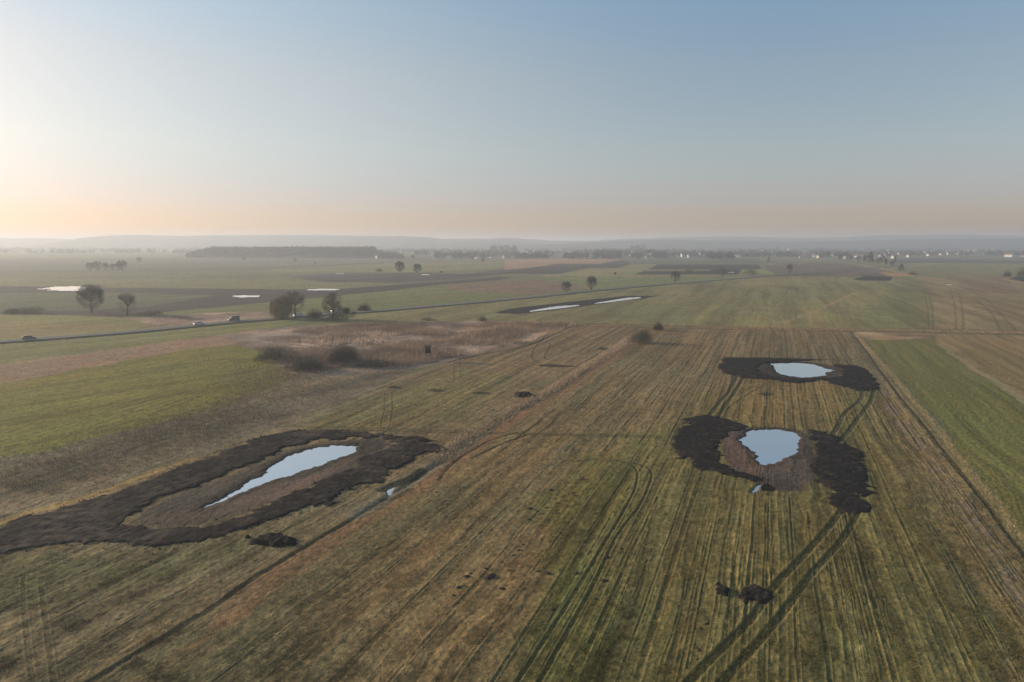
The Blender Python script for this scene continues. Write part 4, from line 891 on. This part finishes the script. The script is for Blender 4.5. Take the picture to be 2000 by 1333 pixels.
def scatter(P, n, seed, wp=3):
    rs = np.random.RandomState(seed); x0, y0 = P.min(0); x1, y1 = P.max(0); q = rs.rand(int(n * 3), 2) * [x1 - x0, y1 - y0] + [x0, y0]
    q = q[sdf_poly(P, q[:, 0] + wp * (fbm(q[:, 0] / 6, q[:, 1] / 6, 3, 3) - .5), q[:, 1] + wp * (fbm(q[:, 0] / 6, q[:, 1] / 6, 3, 7) - .5)) < 0][:n]; return q
q = scatter(GP([(520, 676), (540, 652), (700, 634), (940, 629), (1128, 633), (1030, 668), (930, 690), (800, 716), (660, 716), (574, 722)]), 26000, 1, 16)
nn_ = fbm(q[:, 0] / 16, q[:, 1] / 16, 3, 41); ed = -sdf_poly(GP([(520, 676), (540, 652), (700, 634), (940, 629), (1128, 633), (1030, 668), (930, 690), (800, 716), (660, 716), (574, 722)]), q[:, 0], q[:, 1])
kp = nn_ + .22 * (np.random.RandomState(4).rand(len(nn_)) - .5) - .14 * (ed < 6) > .37; q = q[kp]; nn_ = nn_[kp]
cc = np.where((fbm(q[:, 0] / 11, q[:, 1] / 11, 2, 44) > .52)[:, None], A(126, 110, 97)[None], A(110, 97, 86)[None])
tufts('reeds', q, .5, 2.0, .05, 5, cc, 2, 'tawny pink reed bed in the middle left', hs=np.clip((nn_ - .3) * 4, .3, 1.1))
q = scatter(GP([(575, 668), (640, 655), (720, 650), (790, 650), (760, 662), (700, 672), (600, 678)]), 800, 3, 34); tufts('reeds', q, .5, 1.6, .12, 6, np.repeat(A(150, 134, 120)[None], len(q), 0), 4, 'pale broken reeds in the bright patch of the reed bed', .5, .5)
def along(px, n, wd, seed):
    W = smooth_line(GP(px), 8); seg = np.hypot(*np.diff(W, axis=0).T); cum = np.concatenate([[0], np.cumsum(seg)]); rs = np.random.RandomState(seed)
    t = rs.rand(n) * cum[-1]; x = np.interp(t, cum, W[:, 0]); y = np.interp(t, cum, W[:, 1]); k = np.clip(np.searchsorted(cum, t) - 1, 0, len(seg) - 1)
    d = (W[k + 1] - W[k]) / seg[k][:, None]; o = rs.normal(size=n) * wd; return np.stack([x + d[:, 1] * o, y - d[:, 0] * o], 1)
q = along([(1226, 671), (1150, 716), (1075, 764), (1000, 802)], 2200, .8, 5); tufts('reeds', q, .2, .85, .05, 6, np.repeat(A(128, 113, 97)[None], len(q), 0), 6, 'pale reed strip along the ditch', .35, .35)
q = along([(995, 808), (925, 848), (880, 880), (840, 905)], 650, 1.1, 7); tufts('reeds', q, .2, .6, .05, 5, np.repeat(A(124, 110, 92)[None], len(q), 0), 8, 'trampled grey reeds along the lower ditch', .6, .4)
q = along([(1128, 633), (1300, 638), (1500, 642), (1700, 645), (2000, 651), (2150, 655)], 3200, 1.4, 9); tufts('dry_grass', q, .3, .9, .06, 4, np.repeat(A(112, 99, 82)[None], len(q), 0), 10, 'dead grass along the cross ditch', .4, .4)
q = along([(1672, 652), (1708, 694), (1750, 741), (1812, 814), (1913, 943), (2008, 1062), (2150, 1250)], 1900, .4, 11); tufts('dry_grass', q, .12, .35, .03, 4, np.repeat(A(118, 108, 84)[None], len(q), 0), 12, 'straw-coloured grass strip along the right boundary', .4, .25)
q = along([(640, 700), (574, 730), (470, 795), (330, 850), (150, 905), (0, 950)], 9000, 7, 13); tufts('dry_grass', q, .2, .6, .05, 4, np.repeat(A(112, 100, 84)[None], len(q), 0), 14, 'rough dead grass between the green meadow and the left pond', .5, .4)
def near_grass():
    rs = np.random.RandomState(31); n = 170000; v = rs.rand(n); Y = 1 / (1 / 48 + v * (1 / 150 - 1 / 48)); X = rs.uniform(-.84, .84, n) * Y
    cl_ = fbm(X / 2.2, Y / 2.2, 3, 55); k = cl_ > .46; X, Y = X[k], Y[k]; C, Z = surface(X, Y)
    ok = np.ones(len(X), bool)
    for q, h_ in ((B_LEFT, None), (B_MID, None), (B_RIGHT, None), (PONDS['left'], 1), (PONDS['mid'], 1), (PONDS['small'], 1), (PONDS['ditch'], 1)): ok &= sdf_poly(GP(q), X, Y) > .6
    X, Y, C = X[ok], Y[ok], C[ok]
    tufts('grass', np.stack([X, Y], 1), .07, .22, .018, 4, C * 1.1, 32, 'short grass and stubble tufts of the near fields', .7, .12, 1.15)
near_grass()

# ------------------------------------------------------------------ vehicles, stand, posts
def loft(rings, close=True):
    n = len(rings[0]); v = [p for r in rings for p in r]; f = []
    for j in range(len(rings) - 1):
        for i in range(n): f.append((j * n + i, j * n + (i + 1) % n, (j + 1) * n + (i + 1) % n, (j + 1) * n + i))
    if close: f.append(tuple(range(n))[::-1]); f.append(tuple((len(rings) - 1) * n + i for i in range(n)))
    return v, f
M_TYRE = mat_simple('tyre rubber', (.02, .02, .02), noise=.1); M_RIM = mat_simple('wheel rim', (.4, .4, .42), rough=.35, noise=.05, metallic=.8)
M_LAMP = mat_simple('lamp glass', (.7, .7, .68), rough=.15, noise=.02); M_TAIL = mat_simple('tail lamp', (.35, .02, .02), rough=.2, noise=.05)
M_CARGLASS = mat_simple('car glass', (.02, .025, .03), rough=.06, noise=.05, spec=.6)
def car(col, kind, loc, rz, label):
    root = empty(kind, loc, rz); tag(root, label, 'van' if kind == 'parked_van' or kind == 'delivery_van' else 'car')
    paint = mat_simple(label[:18] + ' paint', col, rough=.28, noise=.03, metallic=.25, spec=.6)
    van = kind == 'delivery_van'; L, W_, Hc = (5.2, 1.95, 2.25) if van else (4.3, 1.78, 1.47)
    xs = [-.5, -.49, -.42, -.2, .1, .3, .44, .49, .5]; top = [.50, .62, .66, .66, .66, .63, .56, .48, .36] if not van else [.44, .5, .52, .52, .52, .50, .46, .4, .3]
    rings = []
    for x, t in zip(xs, top):
        wz = W_ / 2 * (.86 if abs(x) > .485 else (.96 if abs(x) > .43 else 1)); z0, z1 = .24, Hc * t
        rings.append([(x * L, -wz * .94, z0), (x * L, wz * .94, z0), (x * L, wz, z0 + .18), (x * L, wz, z1 - .12), (x * L, wz * .9, z1), (x * L, -wz * .9, z1), (x * L, -wz, z1 - .12), (x * L, -wz, z0 + .18)])
    v, f = loft(rings); mesh_obj('body', v, f, paint, root)
    zb = Hc * (.64 if not van else .5); zt = Hc
    cab = [(-.47 if van else -.44, zb), (-.46 if van else -.34, zt - .04), (-.40 if van else -.22, zt), (.16 if van else .06, zt), (.22 if van else .12, zt - .05), (.34 if van else .27, zb)]
    def ringy(s_, dz=0): return [(x * L, s_ * W_ / 2 * (.90 if z < zt - .1 else .74), z + dz) for x, z in cab]
    a, b = ringy(-1), ringy(1); n = len(a)
    mesh_obj('window', a + b, [tuple(range(n))[::-1], tuple(range(n, 2 * n))] + [(i, i + 1, n + i + 1, n + i) for i in (0, n - 2)], M_CARGLASS, root)
    rx = [(x * L, z) for x, z in cab[1:5]]
    mesh_obj('roof', [(x, -W_ * .375, z + .02) for x, z in rx] + [(x, W_ * .375, z + .02) for x, z in rx] + [(x, -W_ * .385, z - .06) for x, z in rx] + [(x, W_ * .385, z - .06) for x, z in rx], [(i, i + 1, 4 + i + 1, 4 + i) for i in range(3)] + [(8 + i, 8 + i + 1, i + 1, i) for i in range(3)] + [(4 + i, 4 + i + 1, 12 + i + 1, 12 + i) for i in range(3)], paint, root)
    if van: mesh_obj('side_panel', [(x * L, s_ * W_ * .462, z) for s_ in (-1, 1) for x, z in ((-.465, zb), (-.455, zt - .15), (.02, zt - .15), (.02, zb))], [(0, 1, 2, 3), (7, 6, 5, 4)], paint, root)
    for sx in (-.32, .32):
        for sy in (-1, 1):
            r = .33; T, K = [], []
            for yy in (sy * (W_ / 2 - .2), sy * (W_ / 2 + .01)):
                T.append([(sx * L + r * math.cos(k * math.tau / 14), yy, .33 + r * math.sin(k * math.tau / 14)) for k in range(14)]); K.append([(sx * L + .2 * math.cos(k * math.tau / 10), yy + (sy * .012), .33 + .2 * math.sin(k * math.tau / 10)) for k in range(10)])
            v, f = loft(T); w_ = mesh_obj('wheel', v, f, M_TYRE, root); v, f = loft(K); mesh_obj('rim', v, f, M_RIM, w_)
    for nm, x, m in (('headlight', .49 * L, M_LAMP), ('tail_light', -.492 * L, M_TAIL)):
        for sy in (-1, 1): mesh_obj(nm, [(x + i * .06, sy * W_ * .36 + j * .16, .62 + k * .09) for k in (-1, 1) for i, j in ((-1, -1), (1, -1), (1, 1), (-1, 1))], [(0, 1, 5, 4), (1, 2, 6, 5), (2, 3, 7, 6), (3, 0, 4, 7), (4, 5, 6, 7), (3, 2, 1, 0)], m, root)
    return root
for px, py, lane, kind, col, flip, lab in ((60, 663, 1.4, 'passing_car', (.10, .11, .10), 0, 'dark green-grey hatchback driving along the road at the far left'), (391, 636, 1.4, 'passing_car', (.62, .63, .64), 0, 'white car on the road left of the dark van'), (459, 630, -1.4, 'delivery_van', (.16, .13, .12), math.pi, 'dark brown van on the road between the white car and the willow'), (588, 620, 1.4, 'passing_car', (.75, .76, .78), math.pi, 'white car on the road under the thin bare tree'), (662, 613, -1.4, 'delivery_van', (.52, .60, .58), 0, 'pale green van half hidden behind the roadside bushes')):
    x, y, a = on_road(px, py, lane); car(col, kind, (x, y, .33), a + flip, lab)
def stand():
    x, y = G(836, 705); root = empty('hunting_stand', (x, y, 0), .15); tag(root, 'dark wooden raised hunting stand on stilts at the edge of the reed bed', 'hunting stand')
    wd = mat_simple('weathered boards', (.055, .042, .034), noise=.4, scale=4); pole = mat_simple('grey poles', (.16, .13, .10), noise=.3, scale=4)
    def bar(n, a, b, r, m, p=root): t = TB(); t.tube(a, b, r, r, 6); return mesh_obj(n, t.v, t.f, m, p)
    for sx in (-1, 1):
        for sy in (-1, 1): bar('leg', (sx * .95, sy * .9, -.2), (sx * .62, sy * .62, 2.5), .07, pole)
    for s_ in (-1, 1): bar('brace', (-.9 * s_, -.86, .4), (.66 * s_, -.66, 2.1), .045, pole)
    a, z0, z1 = .78, 2.5, 4.25
    def wall(n, pts, m=wd, p=root): return mesh_obj(n, pts, [tuple(range(4)), tuple(range(4, 8))[::-1]] + [(i, (i + 1) % 4 + 0, 4 + (i + 1) % 4, 4 + i) for i in range(4)], m, p)
    def bx(n, x0, x1, y0, y1, c0, c1, m=wd, p=root): return mesh_obj(n, [(q, r, c) for c in (c0, c1) for q, r in ((x0, y0), (x1, y0), (x1, y1), (x0, y1))], [(3, 2, 1, 0), (0, 1, 5, 4), (1, 2, 6, 5), (2, 3, 7, 6), (3, 0, 4, 7), (4, 5, 6, 7)], m, p)
    bx('floor', -a, a, -a, a, z0 - .08, z0)
    for s_ in (-1, 1):
        bx('wall', -a, a, s_ * a - .03, s_ * a + .03, z0 + .003, z0 + .95); bx('wall', s_ * a - .03, s_ * a + .03, -a + .04, a - .04, z0 + .003, z0 + .95)
        bx('wall', -a, a, s_ * a - .03, s_ * a + .03, z1 - .42, z1); bx('wall', s_ * a - .03, s_ * a + .03, -a + .04, a - .04, z1 - .42, z1)
        for q in (-1, 1): bx('post', s_ * a * .93 - .05, s_ * a * .93 + .05, q * a * .93 - .05, q * a * .93 + .05, z0 + .95, z1 - .42)
    mesh_obj('roof', [(-1, -1, z1 + .02), (1, -1, z1 + .02), (1, 1, z1 + .32), (-1, 1, z1 + .32), (-1, -1, z1 + .09), (1, -1, z1 + .09), (1, 1, z1 + .39), (-1, 1, z1 + .39)], [(3, 2, 1, 0), (4, 5, 6, 7), (0, 1, 5, 4), (1, 2, 6, 5), (2, 3, 7, 6), (3, 0, 4, 7)], wd, root)
    lad = empty('ladder', (0, 0, 0)); lad.parent = root
    for s_ in (-.22, .22): bar('rail', (1.9, s_, -.15), (.8, s_, 2.6), .035, pole, lad)
    for k in range(8): f = (k + .6) / 8.5; bar('rung', (1.9 - 1.1 * f, -.22, -.15 + 2.75 * f), (1.9 - 1.1 * f, .22, -.15 + 2.75 * f), .02, pole, lad)
stand()
def sign_post(px, py, h, label, pan=True):
    x, y = G(px, py); root = empty('road_sign', (x, y, 0), .3); tag(root, label, 'road sign'); t = TB(); t.tube((0, 0, -.1), (0, 0, h), .05, .05, 8); mesh_obj('post', t.v, t.f, M_RIM, root)
    t = TB(); t.tube((0, -.055, h - .55), (0, -.085, h - .55), .42, .42, 20); k = len(t.v); mesh_obj('sign_panel', t.v, t.f + [tuple(range(20))[::-1], tuple(range(20, 40))], mat_simple('white sign face', (.7, .7, .68), noise=.05), root)
sign_post(908, 592, 2.6, 'small white roadside sign on a post beside the middle of the road')
def pole_thing(px, py, hp, label):
    x, y = G(px, py); h = sz(py, hp); t = TB(); t.tube((0, 0, -.1), (0, 0, h), .14, .09, 6); root = empty('wooden_pole', (x, y, 0)); tag(root, label, 'pole')
    mesh_obj('post', t.v, t.f, M_TRUNK, root); t = TB(); t.tube((-.5, 0, h - .3), (.5, 0, h - .3), .06, .06, 4); mesh_obj('crossbar', t.v, t.f, M_TRUNK, root)
pole_thing(277, 528, 7, 'short dark pole on the plain right of the hazy tree row'); pole_thing(391, 543, 5, 'short dark pole on the edge of a far field, left of the willow'); pole_thing(754, 556, 5, 'short dark pole on the dark band beyond the green wedge')

# ------------------------------------------------------------------ air
def build_haze():
    me = bpy.data.meshes.new('haze'); x, y0, y1, z0, z1 = 15000, -15000, 15000, -2.0, 101.0
    V_ = [(-x, y0, z0), (x, y0, z0), (x, y1, z0), (-x, y1, z0), (-x, y0, z1), (x, y0, z1), (x, y1, z1), (-x, y1, z1)]
    me.from_pydata(V_, [], [(0, 3, 2, 1), (4, 5, 6, 7), (0, 1, 5, 4), (1, 2, 6, 5), (2, 3, 7, 6), (3, 0, 4, 7)])
    o = bpy.data.objects.new('haze', me); COL.objects.link(o); o['kind'] = 'stuff'
    m = bpy.data.materials.new('haze'); m.use_nodes = True; t = m.node_tree; t.nodes.clear()
    v = t.nodes.new('ShaderNodeVolumePrincipled'); v.inputs['Color'].default_value = HAZE_COLOR
    v.inputs['Density'].default_value = HAZE_DENSITY; v.inputs['Anisotropy'].default_value = HAZE_ANISO
    out = t.nodes.new('ShaderNodeOutputMaterial'); t.links.new(v.outputs[0], out.inputs['Volume'])
    me.materials.append(m)
build_haze()
